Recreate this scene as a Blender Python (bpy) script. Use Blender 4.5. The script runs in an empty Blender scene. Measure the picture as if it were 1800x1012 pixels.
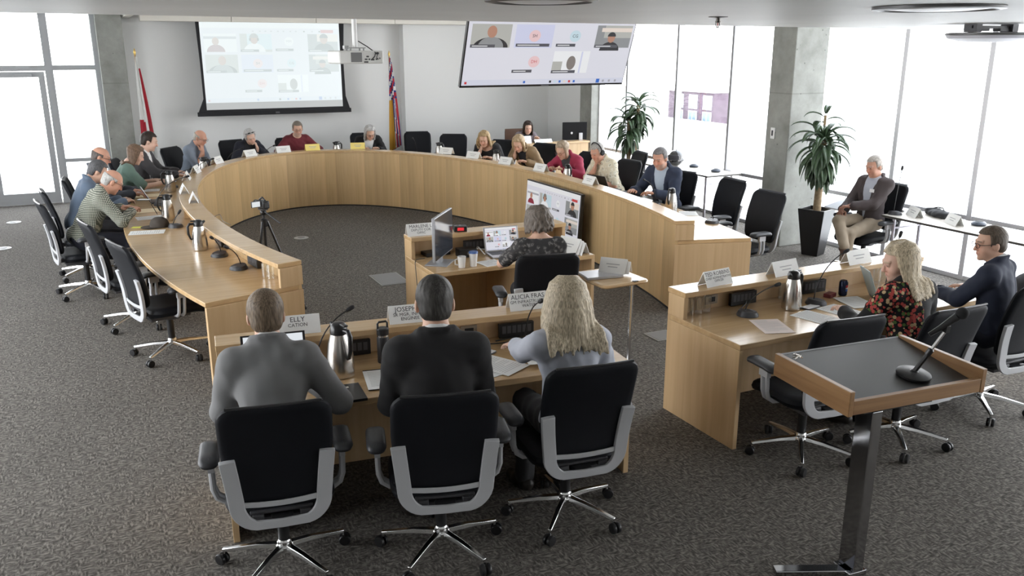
import bpy, bmesh, math, random
import numpy as np
from mathutils import Vector, Matrix, Euler

SC = bpy.context.scene
COL = SC.collection
PI = math.pi
rad = math.radians
random.seed(7)

# ------------------------------------------------------------------ materials
MATS = {}
def node_mat(name):
    m = bpy.data.materials.new(name); m.use_nodes = True
    nt = m.node_tree; b = nt.nodes['Principled BSDF']
    MATS[name] = m
    return m, nt, b

def M(name, col=(.8, .8, .8), rough=.5, metal=0., spec=.5, bump=0., bscale=200., var=0., vscale=6., coat=0., sheen=0., emit=None, estr=1.):
    """plain procedural material with optional noise variation and bump"""
    if name in MATS: return MATS[name]
    m, nt, b = node_mat(name)
    L = nt.links.new
    b.inputs['Base Color'].default_value = (*col, 1)
    b.inputs['Roughness'].default_value = rough
    b.inputs['Metallic'].default_value = metal
    b.inputs['Specular IOR Level'].default_value = spec
    b.inputs['Coat Weight'].default_value = coat
    b.inputs['Coat Roughness'].default_value = .12
    b.inputs['Sheen Weight'].default_value = sheen
    if emit:
        b.inputs['Emission Color'].default_value = (*emit, 1); b.inputs['Emission Strength'].default_value = estr
    tc = nt.nodes.new('ShaderNodeTexCoord')
    if var > 0:
        n = nt.nodes.new('ShaderNodeTexNoise'); n.inputs['Scale'].default_value = vscale; n.inputs['Detail'].default_value = 4
        L(tc.outputs['Object'], n.inputs['Vector'])
        r = nt.nodes.new('ShaderNodeMapRange'); r.inputs['From Min'].default_value = .3; r.inputs['From Max'].default_value = .7
        r.inputs['To Min'].default_value = 1 - var; r.inputs['To Max'].default_value = 1 + var
        L(n.outputs['Fac'], r.inputs['Value'])
        mx = nt.nodes.new('ShaderNodeVectorMath'); mx.operation = 'SCALE'; mx.inputs[0].default_value = col
        L(r.outputs['Result'], mx.inputs['Scale']); L(mx.outputs['Vector'], b.inputs['Base Color'])
    if bump > 0:
        n = nt.nodes.new('ShaderNodeTexNoise'); n.inputs['Scale'].default_value = bscale; n.inputs['Detail'].default_value = 3
        L(tc.outputs['Object'], n.inputs['Vector'])
        bp = nt.nodes.new('ShaderNodeBump'); bp.inputs['Strength'].default_value = bump; bp.inputs['Distance'].default_value = .004
        L(n.outputs['Fac'], bp.inputs['Height']); L(bp.outputs['Normal'], b.inputs['Normal'])
    return m

def ramp(nt, stops, interp='LINEAR'):
    r = nt.nodes.new('ShaderNodeValToRGB'); r.color_ramp.interpolation = interp
    el = r.color_ramp.elements
    el[0].position, el[0].color = stops[0][0], (*stops[0][1], 1)
    el[1].position, el[1].color = stops[-1][0], (*stops[-1][1], 1)
    for p, c in stops[1:-1]:
        e = el.new(p); e.color = (*c, 1)
    return r

def mat_carpet():
    m, nt, b = node_mat('carpet'); L = nt.links.new
    tc = nt.nodes.new('ShaderNodeTexCoord')
    heights = []; cols = None
    # short woven dashes running two ways, chosen patch by patch
    def dashes(sx, sy, rot):
        mp = nt.nodes.new('ShaderNodeMapping'); mp.inputs['Scale'].default_value = (sx, sy, 1); mp.inputs['Rotation'].default_value = (0, 0, rot)
        L(tc.outputs['Object'], mp.inputs['Vector'])
        n = nt.nodes.new('ShaderNodeTexNoise'); n.inputs['Scale'].default_value = 1; n.inputs['Detail'].default_value = 2; n.inputs['Roughness'].default_value = .6
        L(mp.outputs['Vector'], n.inputs['Vector']); return n
    a = dashes(26, 80, 0.25); c = dashes(80, 26, 0.25)
    sel = nt.nodes.new('ShaderNodeTexNoise'); sel.inputs['Scale'].default_value = 14; sel.inputs['Detail'].default_value = 1
    L(tc.outputs['Object'], sel.inputs['Vector'])
    st = nt.nodes.new('ShaderNodeMapRange'); st.inputs['From Min'].default_value = .45; st.inputs['From Max'].default_value = .55
    L(sel.outputs['Fac'], st.inputs['Value'])
    mx = nt.nodes.new('ShaderNodeMix'); mx.data_type = 'FLOAT'
    L(st.outputs['Result'], mx.inputs[0]); L(a.outputs['Fac'], mx.inputs[2]); L(c.outputs['Fac'], mx.inputs[3])
    r = ramp(nt, [(.36, (.058, .053, .047)), (.5, (.121, .110, .097)), (.64, (.238, .218, .194))])
    L(mx.outputs[0], r.inputs['Fac'])
    big = nt.nodes.new('ShaderNodeTexNoise'); big.inputs['Scale'].default_value = 1.3; big.inputs['Detail'].default_value = 3
    L(tc.outputs['Object'], big.inputs['Vector'])
    br = nt.nodes.new('ShaderNodeMapRange'); br.inputs['To Min'].default_value = .86; br.inputs['To Max'].default_value = 1.14
    L(big.outputs['Fac'], br.inputs['Value'])
    sc = nt.nodes.new('ShaderNodeVectorMath'); sc.operation = 'SCALE'
    L(r.outputs['Color'], sc.inputs[0]); L(br.outputs['Result'], sc.inputs['Scale']); L(sc.outputs['Vector'], b.inputs['Base Color'])
    bp = nt.nodes.new('ShaderNodeBump'); bp.inputs['Strength'].default_value = .5; bp.inputs['Distance'].default_value = .004
    L(mx.outputs[0], bp.inputs['Height']); L(bp.outputs['Normal'], b.inputs['Normal'])
    b.inputs['Roughness'].default_value = .95; b.inputs['Specular IOR Level'].default_value = .25
    return m

def mat_wood(name, base=(.62, .42, .22), dark=(.50, .32, .155), axis='X', rough=.3, coat=.3, strips=0., gscale=1., uv=False):
    """veneered wood with grain along an axis; strips > 0 adds leaves of veneer that wide along the UV u axis"""
    m, nt, b = node_mat(name); L = nt.links.new
    tc = nt.nodes.new('ShaderNodeTexCoord')
    src = tc.outputs['UV'] if uv else tc.outputs['Object']
    mp = nt.nodes.new('ShaderNodeMapping')
    s = {'X': (1.2, 26, 26), 'Y': (26, 1.2, 26), 'Z': (26, 26, 1.2), 'V': (26, 1.2, 1)}[axis]
    mp.inputs['Scale'].default_value = tuple(gscale * q for q in s)
    L(src, mp.inputs['Vector'])
    n = nt.nodes.new('ShaderNodeTexNoise'); n.inputs['Scale'].default_value = 1; n.inputs['Detail'].default_value = 5; n.inputs['Distortion'].default_value = .6
    L(mp.outputs['Vector'], n.inputs['Vector'])
    r = ramp(nt, [(.3, dark), (.62, base)])
    L(n.outputs['Fac'], r.inputs['Fac'])
    out = r.outputs['Color']
    if strips > 0:
        sep = nt.nodes.new('ShaderNodeSeparateXYZ'); L(src, sep.inputs['Vector'])
        d = nt.nodes.new('ShaderNodeMath'); d.operation = 'DIVIDE'; d.inputs[1].default_value = strips; L(sep.outputs['X'], d.inputs[0])
        f = nt.nodes.new('ShaderNodeMath'); f.operation = 'FLOOR'; L(d.outputs[0], f.inputs[0])
        w = nt.nodes.new('ShaderNodeTexWhiteNoise'); w.noise_dimensions = '1D'; L(f.outputs[0], w.inputs['W'])
        mr = nt.nodes.new('ShaderNodeMapRange'); mr.inputs['To Min'].default_value = .86; mr.inputs['To Max'].default_value = 1.08
        L(w.outputs['Value'], mr.inputs['Value'])
        # each leaf also shades gently from one edge to the other
        fr = nt.nodes.new('ShaderNodeMath'); fr.operation = 'FRACT'; L(d.outputs[0], fr.inputs[0])
        ml = nt.nodes.new('ShaderNodeMath'); ml.operation = 'MULTIPLY_ADD'; ml.inputs[1].default_value = .10; L(fr.outputs[0], ml.inputs[0]); L(mr.outputs['Result'], ml.inputs[2])
        sc = nt.nodes.new('ShaderNodeVectorMath'); sc.operation = 'SCALE'; L(out, sc.inputs[0]); L(ml.outputs[0], sc.inputs['Scale'])
        out = sc.outputs['Vector']
    L(out, b.inputs['Base Color'])
    b.inputs['Roughness'].default_value = rough; b.inputs['Coat Weight'].default_value = coat; b.inputs['Coat Roughness'].default_value = .15
    return m

def mat_concrete():
    m, nt, b = node_mat('concrete'); L = nt.links.new
    tc = nt.nodes.new('ShaderNodeTexCoord')
    n = nt.nodes.new('ShaderNodeTexNoise'); n.inputs['Scale'].default_value = 3; n.inputs['Detail'].default_value = 8; n.inputs['Roughness'].default_value = .65
    L(tc.outputs['Object'], n.inputs['Vector'])
    r = ramp(nt, [(.3, (.20, .203, .185)), (.7, (.335, .34, .315))]); L(n.outputs['Fac'], r.inputs['Fac'])
    v = nt.nodes.new('ShaderNodeTexVoronoi'); v.inputs['Scale'].default_value = 7; L(tc.outputs['Object'], v.inputs['Vector'])
    hr = nt.nodes.new('ShaderNodeMapRange'); hr.inputs['From Min'].default_value = .05; hr.inputs['From Max'].default_value = .09; hr.inputs['To Min'].default_value = .45
    L(v.outputs['Distance'], hr.inputs['Value'])
    # a pour joint every 1.15 m
    sep = nt.nodes.new('ShaderNodeSeparateXYZ'); L(tc.outputs['Object'], sep.inputs['Vector'])
    a = nt.nodes.new('ShaderNodeMath'); a.operation = 'PINGPONG'; a.inputs[1].default_value = 1.0; L(sep.outputs['Z'], a.inputs[0])
    jr = nt.nodes.new('ShaderNodeMapRange'); jr.inputs['From Min'].default_value = .0; jr.inputs['From Max'].default_value = .012; jr.inputs['To Min'].default_value = .72
    L(a.outputs[0], jr.inputs['Value'])
    mu = nt.nodes.new('ShaderNodeMath'); mu.operation = 'MULTIPLY'; L(hr.outputs['Result'], mu.inputs[0]); L(jr.outputs['Result'], mu.inputs[1])
    sc = nt.nodes.new('ShaderNodeVectorMath'); sc.operation = 'SCALE'; L(r.outputs['Color'], sc.inputs[0]); L(mu.outputs[0], sc.inputs['Scale'])
    L(sc.outputs['Vector'], b.inputs['Base Color']); b.inputs['Roughness'].default_value = .8
    bp = nt.nodes.new('ShaderNodeBump'); bp.inputs['Strength'].default_value = .25; bp.inputs['Distance'].default_value = .01
    L(n.outputs['Fac'], bp.inputs['Height']); L(bp.outputs['Normal'], b.inputs['Normal'])
    return m

def mat_glass(name='window_glass', tint=(1, 1, 1), refl=.06):
    m = bpy.data.materials.new(name); m.use_nodes = True; MATS[name] = m
    nt = m.node_tree; nt.nodes.clear(); L = nt.links.new
    o = nt.nodes.new('ShaderNodeOutputMaterial'); t = nt.nodes.new('ShaderNodeBsdfTransparent'); g = nt.nodes.new('ShaderNodeBsdfGlossy'); mx = nt.nodes.new('ShaderNodeMixShader')
    t.inputs['Color'].default_value = (*tint, 1); g.inputs['Roughness'].default_value = .03
    lw = nt.nodes.new('ShaderNodeLayerWeight'); lw.inputs['Blend'].default_value = .18
    mr = nt.nodes.new('ShaderNodeMapRange'); mr.inputs['To Min'].default_value = refl; mr.inputs['To Max'].default_value = .6
    L(lw.outputs['Facing'], mr.inputs['Value']); L(mr.outputs['Result'], mx.inputs['Fac'])
    L(t.outputs[0], mx.inputs[1]); L(g.outputs[0], mx.inputs[2]); L(mx.outputs[0], o.inputs['Surface'])
    return m

def mat_emit(name, col, s=1.):
    if name in MATS: return MATS[name]
    m, nt, b = node_mat(name)
    b.inputs['Base Color'].default_value = (0.02, .02, .02, 1); b.inputs['Roughness'].default_value = .25
    b.inputs['Emission Color'].default_value = (*col, 1); b.inputs['Emission Strength'].default_value = s
    return m

def mat_pattern(name, kind, c1, c2, c3=None, scale=60., rough=.85):
    """cloth with a printed or woven pattern: check, floral, leaf, stripe, streak"""
    m, nt, b = node_mat(name); L = nt.links.new
    tc = nt.nodes.new('ShaderNodeTexCoord'); b.inputs['Roughness'].default_value = rough; b.inputs['Specular IOR Level'].default_value = .2
    if kind == 'check':
        ws = []
        sep = nt.nodes.new('ShaderNodeSeparateXYZ'); L(tc.outputs['Object'], sep.inputs['Vector'])
        ax = nt.nodes.new('ShaderNodeMath'); ax.operation = 'ADD'; L(sep.outputs['X'], ax.inputs[0]); L(sep.outputs['Y'], ax.inputs[1])
        for o in (ax.outputs[0], sep.outputs['Z']):
            q = nt.nodes.new('ShaderNodeMath'); q.operation = 'MULTIPLY'; q.inputs[1].default_value = scale; L(o, q.inputs[0])
            f = nt.nodes.new('ShaderNodeMath'); f.operation = 'FRACT'; L(q.outputs[0], f.inputs[0])
            g = nt.nodes.new('ShaderNodeMath'); g.operation = 'GREATER_THAN'; g.inputs[1].default_value = .52; L(f.outputs[0], g.inputs[0]); ws.append(g)
        ad = nt.nodes.new('ShaderNodeMath'); ad.operation = 'ADD'; L(ws[0].outputs[0], ad.inputs[0]); L(ws[1].outputs[0], ad.inputs[1])
        hf = nt.nodes.new('ShaderNodeMath'); hf.operation = 'MULTIPLY'; hf.inputs[1].default_value = .5; L(ad.outputs[0], hf.inputs[0])
        r = ramp(nt, [(0., c1), (.5, c3 or tuple((a + d) / 2 for a, d in zip(c1, c2))), (1., c2)]); L(hf.outputs[0], r.inputs['Fac'])
        L(r.outputs['Color'], b.inputs['Base Color'])
    elif kind in ('floral', 'leaf'):
        v = nt.nodes.new('ShaderNodeTexVoronoi'); v.inputs['Scale'].default_value = scale; L(tc.outputs['Object'], v.inputs['Vector'])
        n = nt.nodes.new('ShaderNodeTexNoise'); n.inputs['Scale'].default_value = scale * 1.6; n.inputs['Detail'].default_value = 2; L(tc.outputs['Object'], n.inputs['Vector'])
        if kind == 'floral':
            cr = ramp(nt, [(0., c2), (.35, c3), (.62, (.08, .14, .04)), (.8, c2), (1., (.62, .5, .3))], 'CONSTANT')
            sp = nt.nodes.new('ShaderNodeSeparateColor'); L(v.outputs['Color'], sp.inputs['Color']); L(sp.outputs['Red'], cr.inputs['Fac'])
            th = nt.nodes.new('ShaderNodeMath'); th.operation = 'LESS_THAN'; th.inputs[1].default_value = .52; L(v.outputs['Distance'], th.inputs[0])
            mx = nt.nodes.new('ShaderNodeMix'); mx.data_type = 'RGBA'; mx.inputs[6].default_value = (*c1, 1)
            L(th.outputs[0], mx.inputs[0]); L(cr.outputs['Color'], mx.inputs[7]); L(mx.outputs[2], b.inputs['Base Color'])
        else:
            ad = nt.nodes.new('ShaderNodeMath'); ad.operation = 'MULTIPLY_ADD'; ad.inputs[1].default_value = .8; L(v.outputs['Distance'], ad.inputs[0]); L(n.outputs['Fac'], ad.inputs[2])
            r = ramp(nt, [(.55, c1), (.68, c2), (.8, c3), (.95, c1)]); L(ad.outputs[0], r.inputs['Fac']); L(r.outputs['Color'], b.inputs['Base Color'])
    elif kind == 'streak':          # strands of hair, light and dark, running down
        mp = nt.nodes.new('ShaderNodeMapping'); mp.inputs['Scale'].default_value = (scale, scale, scale * .12); L(tc.outputs['Object'], mp.inputs['Vector'])
        n = nt.nodes.new('ShaderNodeTexNoise'); n.inputs['Scale'].default_value = 1; n.inputs['Detail'].default_value = 4; L(mp.outputs['Vector'], n.inputs['Vector'])
        r = ramp(nt, [(.32, c1), (.66, c2)]); L(n.outputs['Fac'], r.inputs['Fac']); L(r.outputs['Color'], b.inputs['Base Color'])
        bp = nt.nodes.new('ShaderNodeBump'); bp.inputs['Strength'].default_value = .25; bp.inputs['Distance'].default_value = .004
        L(n.outputs['Fac'], bp.inputs['Height']); L(bp.outputs['Normal'], b.inputs['Normal'])
        b.inputs['Specular IOR Level'].default_value = .3; b.inputs['Roughness'].default_value = .55
    elif kind == 'stripe':
        w = nt.nodes.new('ShaderNodeTexWave'); w.bands_direction = 'X'; w.inputs['Scale'].default_value = scale; w.inputs['Distortion'].default_value = .5; L(tc.outputs['Object'], w.inputs['Vector'])
        r = ramp(nt, [(.4, c1), (.6, c2)]); L(w.outputs['Fac'], r.inputs['Fac']); L(r.outputs['Color'], b.inputs['Base Color'])
    return m

# ------------------------------------------------------------------ mesh collecting
def frame_mat(loc=(0, 0, 0), rz=0., rx=0., ry=0., s=1.):
    return Matrix.Translation(loc) @ Euler((rx, ry, rz)).to_matrix().to_4x4() @ Matrix.Scale(s, 4)

class MB:
    def __init__(self): self.v = []; self.f = []; self.mi = []; self.uv = None
    def add(self, vs, fs, T=None, m=0):
        b = len(self.v)
        self.v += [tuple(T @ Vector(p)) for p in vs] if T is not None else [tuple(p) for p in vs]
        self.f += [tuple(b + i for i in q) for q in fs]; self.mi += [m] * len(fs)
        return self
    def box(self, c, s, T=None, m=0, rz=0.):
        x, y, z = (q / 2 for q in s)
        p = [(-x, -y, -z), (x, -y, -z), (x, y, -z), (-x, y, -z), (-x, -y, z), (x, -y, z), (x, y, z), (-x, y, z)]
        R = frame_mat(c, rz)
        return self.add(p, [(0, 3, 2, 1), (4, 5, 6, 7), (0, 1, 5, 4), (1, 2, 6, 5), (2, 3, 7, 6), (3, 0, 4, 7)], (T @ R) if T is not None else R, m)
    def bb(self, x0, x1, y0, y1, z0, z1, T=None, m=0):
        return self.box(((x0 + x1) / 2, (y0 + y1) / 2, (z0 + z1) / 2), (x1 - x0, y1 - y0, z1 - z0), T, m)
    def prism(self, poly, z0, z1, T=None, m=0):
        n = len(poly)
        v = [(*p, z0) for p in poly] + [(*p, z1) for p in poly]
        f = [tuple(range(n - 1, -1, -1)), tuple(range(n, 2 * n))] + [(i, (i + 1) % n, n + (i + 1) % n, n + i) for i in range(n)]
        return self.add(v, f, T, m)
    def lathe(self, prof, n=24, T=None, m=0, cap=True):
        v = []; f = []
        for r, z in prof:
            for k in range(n): a = 2 * PI * k / n; v.append((r * math.cos(a), r * math.sin(a), z))
        for i in range(len(prof) - 1):
            for k in range(n):
                a, b = i * n + k, i * n + (k + 1) % n; f.append((a, b, b + n, a + n))
        if cap:
            f.append(tuple(range(n - 1, -1, -1))); e = (len(prof) - 1) * n; f.append(tuple(range(e, e + n)))
        return self.add(v, f, T, m)
    def tube(self, pts, r, n=8, T=None, m=0, prof=None, up=None, closed=False):
        """sweep a circle (or prof, a polygon in the side/up plane) along pts"""
        P = [Vector(p) for p in pts]; k = len(P)
        rs = r if isinstance(r, (list, tuple)) else [r] * k
        poly = prof or [(math.cos(2 * PI * i / n), math.sin(2 * PI * i / n)) for i in range(n)]
        n = len(poly); v = []; f = []; U = Vector(up) if up else None
        for i in range(k):
            t = (P[(i + 1) % k] - P[i - 1]) if (closed or 0 < i < k - 1) else (P[1] - P[0] if i == 0 else P[-1] - P[-2])
            t = t.normalized() if t.length > 1e-9 else Vector((0, 0, 1))
            if U is None: U = Vector((0, 0, 1)) if abs(t.z) < .9 else Vector((0, 1, 0))
            s = t.cross(U)
            if s.length < 1e-6: s = t.orthogonal()
            s.normalize(); u = s.cross(t).normalized()
            if not up: U = u
            for a, b in poly: v.append(tuple(P[i] + s * a * rs[i] + u * b * rs[i]))
        for i in range(k if closed else k - 1):
            for j in range(n):
                a, b = i * n + j, i * n + (j + 1) % n; c, d = ((i + 1) % k) * n + (j + 1) % n, ((i + 1) % k) * n + j
                f.append((a, b, c, d))
        if not closed: f += [tuple(range(n - 1, -1, -1)), tuple(range((k - 1) * n, k * n))]
        return self.add(v, f, T, m)
    def ball(self, c, r, n=12, T=None, m=0):
        rr = r if isinstance(r, (tuple, list)) else (r, r, r)
        h = n // 2; v = [(c[0], c[1], c[2] - rr[2])]; f = []
        for i in range(1, h):
            a = PI * i / h - PI / 2
            for k in range(n):
                b = 2 * PI * k / n; v.append((c[0] + rr[0] * math.cos(a) * math.cos(b), c[1] + rr[1] * math.cos(a) * math.sin(b), c[2] + rr[2] * math.sin(a)))
        v.append((c[0], c[1], c[2] + rr[2])); e = len(v) - 1
        for k in range(n):
            f.append((0, 1 + (k + 1) % n, 1 + k)); f.append((e, e - n + k, e - n + (k + 1) % n))
        for i in range(h - 2):
            for k in range(n):
                a, b = 1 + i * n + k, 1 + i * n + (k + 1) % n; f.append((a, b, b + n, a + n))
        return self.add(v, f, T, m)
    def pillow(self, w, h, t, r, fn, T=None, m=0, cs=5):
        """rounded-rectangle cushion of thickness t; fn(a, b, d) places width, height, depth"""
        def ring(d):
            W, H, R = w / 2 - d, h / 2 - d, max(r - d, .25 * r)
            o = []
            for cx, cy, a0 in ((W - R, H - R, 0), (-W + R, H - R, 90), (-W + R, -H + R, 180), (W - R, -H + R, 270)):
                for k in range(cs + 1):
                    a = rad(a0 + 90 * k / cs); o.append((cx + R * math.cos(a), cy + R * math.sin(a)))
                    if k == cs:   # one point more along the straight side
                        pass
            # add midpoints on the straights so that the panel can bend
            q = []
            for i, p in enumerate(o):
                q.append(p); z = o[(i + 1) % len(o)]
                if i % (cs + 1) == cs:
                    for s in (.2, .4, .6, .8): q.append((p[0] + (z[0] - p[0]) * s, p[1] + (z[1] - p[1]) * s))
            return q
        mn = min(w, h) / 2
        rings = [(.0, 0.), (.12 * t, .32 * t), (.4 * t, .48 * t), (.9 * t, .5 * t)]
        inner = ring(.9 * t); n = len(inner)
        def scaled(s): return [(x * s, y * s) for x, y in inner]
        v = []; f = []
        for sg in (1, -1):
            b0 = len(v)
            R = [[(x, y, sg * z) for x, y in ring(d)] for d, z in rings] + [[(x, y, sg * .5 * t) for x, y in scaled(s)] for s in (.8, .55, .28)]
            for rg in R: v += [tuple(fn(*p)) for p in rg]
            v.append(tuple(fn(0, 0, sg * .5 * t)))
            for i in range(len(R) - 1):
                for k in range(n):
                    q = (b0 + i * n + k, b0 + i * n + (k + 1) % n, b0 + (i + 1) * n + (k + 1) % n, b0 + (i + 1) * n + k)
                    f.append(q if sg > 0 else q[::-1])
            e = b0 + len(R) * n
            for k in range(n):
                q = (b0 + (len(R) - 1) * n + k, b0 + (len(R) - 1) * n + (k + 1) % n, e); f.append(q if sg > 0 else q[::-1])
        return self.add(v, f, T, m)
    def quadstrip(self, A, B, T=None, m=0, flip=False):
        n = len(A); f = [(i, i + 1, n + i + 1, n + i) for i in range(n - 1)]
        if flip: f = [q[::-1] for q in f]
        return self.add(list(A) + list(B), f, T, m)
    def text(self, s, size, T, m=0, align='CENTER'):
        v, f = text_mesh(s, align); S = Matrix.Scale(size, 4)
        return self.add(v, f, T @ S, m)
    def build(self, name, mats, parent=None, smooth=40, bevel=0., bseg=2):
        me = bpy.data.meshes.new(name); me.from_pydata(self.v, [], self.f); me.update()
        for m in (mats if isinstance(mats, (list, tuple)) else [mats]): me.materials.append(m)
        if any(self.mi): me.polygons.foreach_set('material_index', self.mi)
        bm = bmesh.new(); bm.from_mesh(me); bmesh.ops.recalc_face_normals(bm, faces=bm.faces); bm.to_mesh(me); bm.free()
        if smooth:
            me.shade_smooth(); me.set_sharp_from_angle(angle=rad(smooth))
        o = bpy.data.objects.new(name, me); COL.objects.link(o)
        if parent: o.parent = parent
        if bevel:
            b = o.modifiers.new('bevel', 'BEVEL'); b.width = bevel; b.segments = bseg; b.limit_method = 'ANGLE'; b.angle_limit = rad(35)
        return o

_TX = {}
def text_mesh(s, align='CENTER'):
    if (s, align) in _TX: return _TX[(s, align)]
    cu = bpy.data.curves.new('t', 'FONT'); cu.body = s; cu.size = 1; cu.align_x = align; cu.align_y = 'CENTER'; cu.resolution_u = 2
    o = bpy.data.objects.new('t', cu); COL.objects.link(o)
    dg = bpy.context.evaluated_depsgraph_get(); me = bpy.data.meshes.new_from_object(o.evaluated_get(dg))
    r = ([tuple(v.co) for v in me.vertices], [tuple(p.vertices) for p in me.polygons])
    bpy.data.objects.remove(o); bpy.data.curves.remove(cu); bpy.data.meshes.remove(me)
    _TX[(s, align)] = r
    return r

# ------------------------------------------------------------------ naming and tagging
def tag(o, label, cat, group=None, kind=None):
    o['label'] = label; o['category'] = cat
    if group: o['group'] = group
    if kind: o['kind'] = kind
    return o
def thing(name, label, cat, loc=(0, 0, 0), rz=0., group=None):
    o = bpy.data.objects.new(name, None); COL.objects.link(o); o.empty_display_size = .1
    o.location = loc; o.rotation_euler = (0, 0, rz)
    return tag(o, label, cat, group)
def struct(o, label=None, cat=None):
    o['kind'] = 'structure'
    if label: o['label'] = label
    if cat: o['category'] = cat
    return o
def place(o, loc, rz=0., rx=0., ry=0.):
    o.location = loc; o.rotation_euler = (rx, ry, rz); return o
def dup(root, loc, rz=0., label=None, group=None, scale=None):
    r = root.copy(); COL.objects.link(r); r.location = loc; r.rotation_euler = (0, 0, rz)
    if label: r['label'] = label
    if group: r['group'] = group
    if scale: r.scale = scale
    def kids(src, dst):
        for ch in list(src.children):
            c = ch.copy(); COL.objects.link(c); c.parent = dst; kids(ch, c)
    kids(root, r)
    return r
# ------------------------------------------------------------------ materials of the place
mat_carpet()
MAPLE = mat_wood('maple', (.59, .405, .215), (.50, .33, .165), 'X', .26, .35, gscale=.9)
MAPLE_Y = mat_wood('maple_across', (.59, .405, .215), (.50, .33, .165), 'Y', .26, .35, gscale=.9)
MAPLE_Z = mat_wood('maple_upright', (.60, .42, .235), (.52, .35, .185), 'Z', .42, .1, gscale=.7)
VENEER = mat_wood('maple_veneer_leaves', (.58, .405, .21), (.515, .35, .17), 'V', .38, .15, strips=.165, uv=True)
OAK = mat_wood('lectern_oak', (.30, .165, .07), (.22, .11, .042), 'X', .38, .2)
OAK_Y = mat_wood('lectern_oak_across', (.30, .165, .07), (.22, .11, .042), 'Y', .38, .2)
PALEWOOD = mat_wood('pale_laminate', (.60, .42, .22), (.54, .37, .19), 'X', .3, .2)
mat_concrete()
WALL = M('white_paint', (.76, .765, .755), .7, bump=.05, bscale=90)
CEIL = M('ceiling_paint', (.70, .70, .68), .45, bump=.05, bscale=40, var=.05, vscale=1.5)
CREAM = M('cream_panel', (.74, .71, .64), .5)
ALU = M('window_aluminium', (.66, .66, .69), .45, .2)
ALUDARK = M('window_grey', (.30, .30, .31), .4, .3)
ALUMID = M('window_mid_grey', (.42, .43, .445), .45, .2)
GLASS = mat_glass()
TUMBLER = mat_glass('tumbler_glass', (.97, .98, .98), .12)
CHROME = M('chrome', (.82, .82, .83), .08, 1)
POLISHED = M('polished_aluminium', (.72, .72, .72), .17, 1)
STEEL = M('brushed_steel', (.62, .59, .55), .26, 1, bump=.04, bscale=300)
GREYPLASTIC = M('grey_plastic', (.46, .465, .48), .42)
BLACK = M('black_plastic', (.012, .012, .013), .38)
BLACKMATT = M('black_matt', (.012, .012, .013), .7)
DARKGREY = M('dark_grey_plastic', (.05, .05, .055), .45)
UPHOLSTERY = M('charcoal_upholstery', (.0035, .0045, .0075), .6, spec=.28, bump=.15, bscale=600)
WHITE = M('white_plastic', (.78, .78, .77), .4)
PAPER = M('paper', (.80, .80, .78), .8)
PINKPAPER = M('paper_pink', (.83, .72, .67), .8)
CREAMPAPER = M('paper_manila', (.80, .66, .44), .8)
INK = M('ink', (.03, .03, .035), .7)
PALEINK = M('ink_pale', (.42, .42, .43), .8)

# ------------------------------------------------------------------ floor, walls, ceilings
b = MB().bb(-4.2, 9.1, -4.2, 16.9, -.12, 0); struct(b.build('floor', MATS['carpet'], smooth=0))
b = MB().bb(.19, 5.6, 16.5, 16.75, 0, 3.8); struct(b.build('wall_back', WALL, smooth=0))
b = MB().bb(5.6, 9.0, 16.25, 16.75, 0, 3.8); struct(b.build('wall_back_right', WALL, smooth=0))
b = MB().bb(8.78, 9.0, 14.66, 16.25, 0, 3.8); struct(b.build('wall_right', WALL, smooth=0))
b = MB().bb(-4.2, -4.0, -4.0, 3.4, 0, 3.8).bb(-4.2, -4.0, 11.4, 16.9, 0, 3.8); struct(b.build('wall_left', WALL, smooth=0))
b = MB().bb(-4.2, 9.1, -4.2, -4.0, 0, 3.8); struct(b.build('wall_front', WALL, smooth=0))
# low ceiling over the public end, its edge running a little askew
def soff(e): return 5.07 + .098 * (e + .33)
b = MB().prism([(-4.0, -4.0), (8.95, -4.0), (8.95, soff(8.95)), (-4.0, soff(-4.0))], 2.73, 3.82); struct(b.build('ceiling', CEIL, smooth=0))
b = MB().prism([(-4.0, soff(-4)), (9.0, soff(9.0)), (9.0, 16.9), (-4.0, 16.9)], 3.72, 3.85); struct(b.build('ceiling_high', CEIL, smooth=0))
# cream bulkhead panels along the head of the back wall
b = MB()
for x0, x1 in ((.95, 2.41), (2.418, 3.88), (3.888, 5.36), (5.368, 6.84)): b.bb(x0, x1, 16.0, 16.24, 3.0, 3.5)
struct(b.build('trim_1', CREAM, bevel=.004))
b = MB().bb(.70, .82, 15.2, 16.5, 3.06, 3.2); struct(b.build('trim_2', CREAM, bevel=.004))

# concrete columns
def column(name, x0, x1, y0, y1, m):
    o = MB().bb(x0, x1, y0, y1, 0, 3.72).build(name, m, smooth=0, bevel=.012); return struct(o)
column('pillar', .27, .67, 16.08, 16.5, MATS['concrete'])
column('pillar.001', 8.10, 8.66, 8.46, 8.88, MATS['concrete'])
column('pillar.002', 8.62, 8.84, 14.24, 14.66, MATS['concrete'])
p = MB().bb(8.085, 8.10, 8.70, 8.775, 1.41, 1.555); o = p.build('light_switch', WHITE, bevel=.003)
tag(o, 'white light switch plate on the shaded face of the big concrete column', 'switch')
MB().bb(8.078, 8.085, 8.725, 8.75, 1.45, 1.52).build('rocker', DARKGREY, o)

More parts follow.
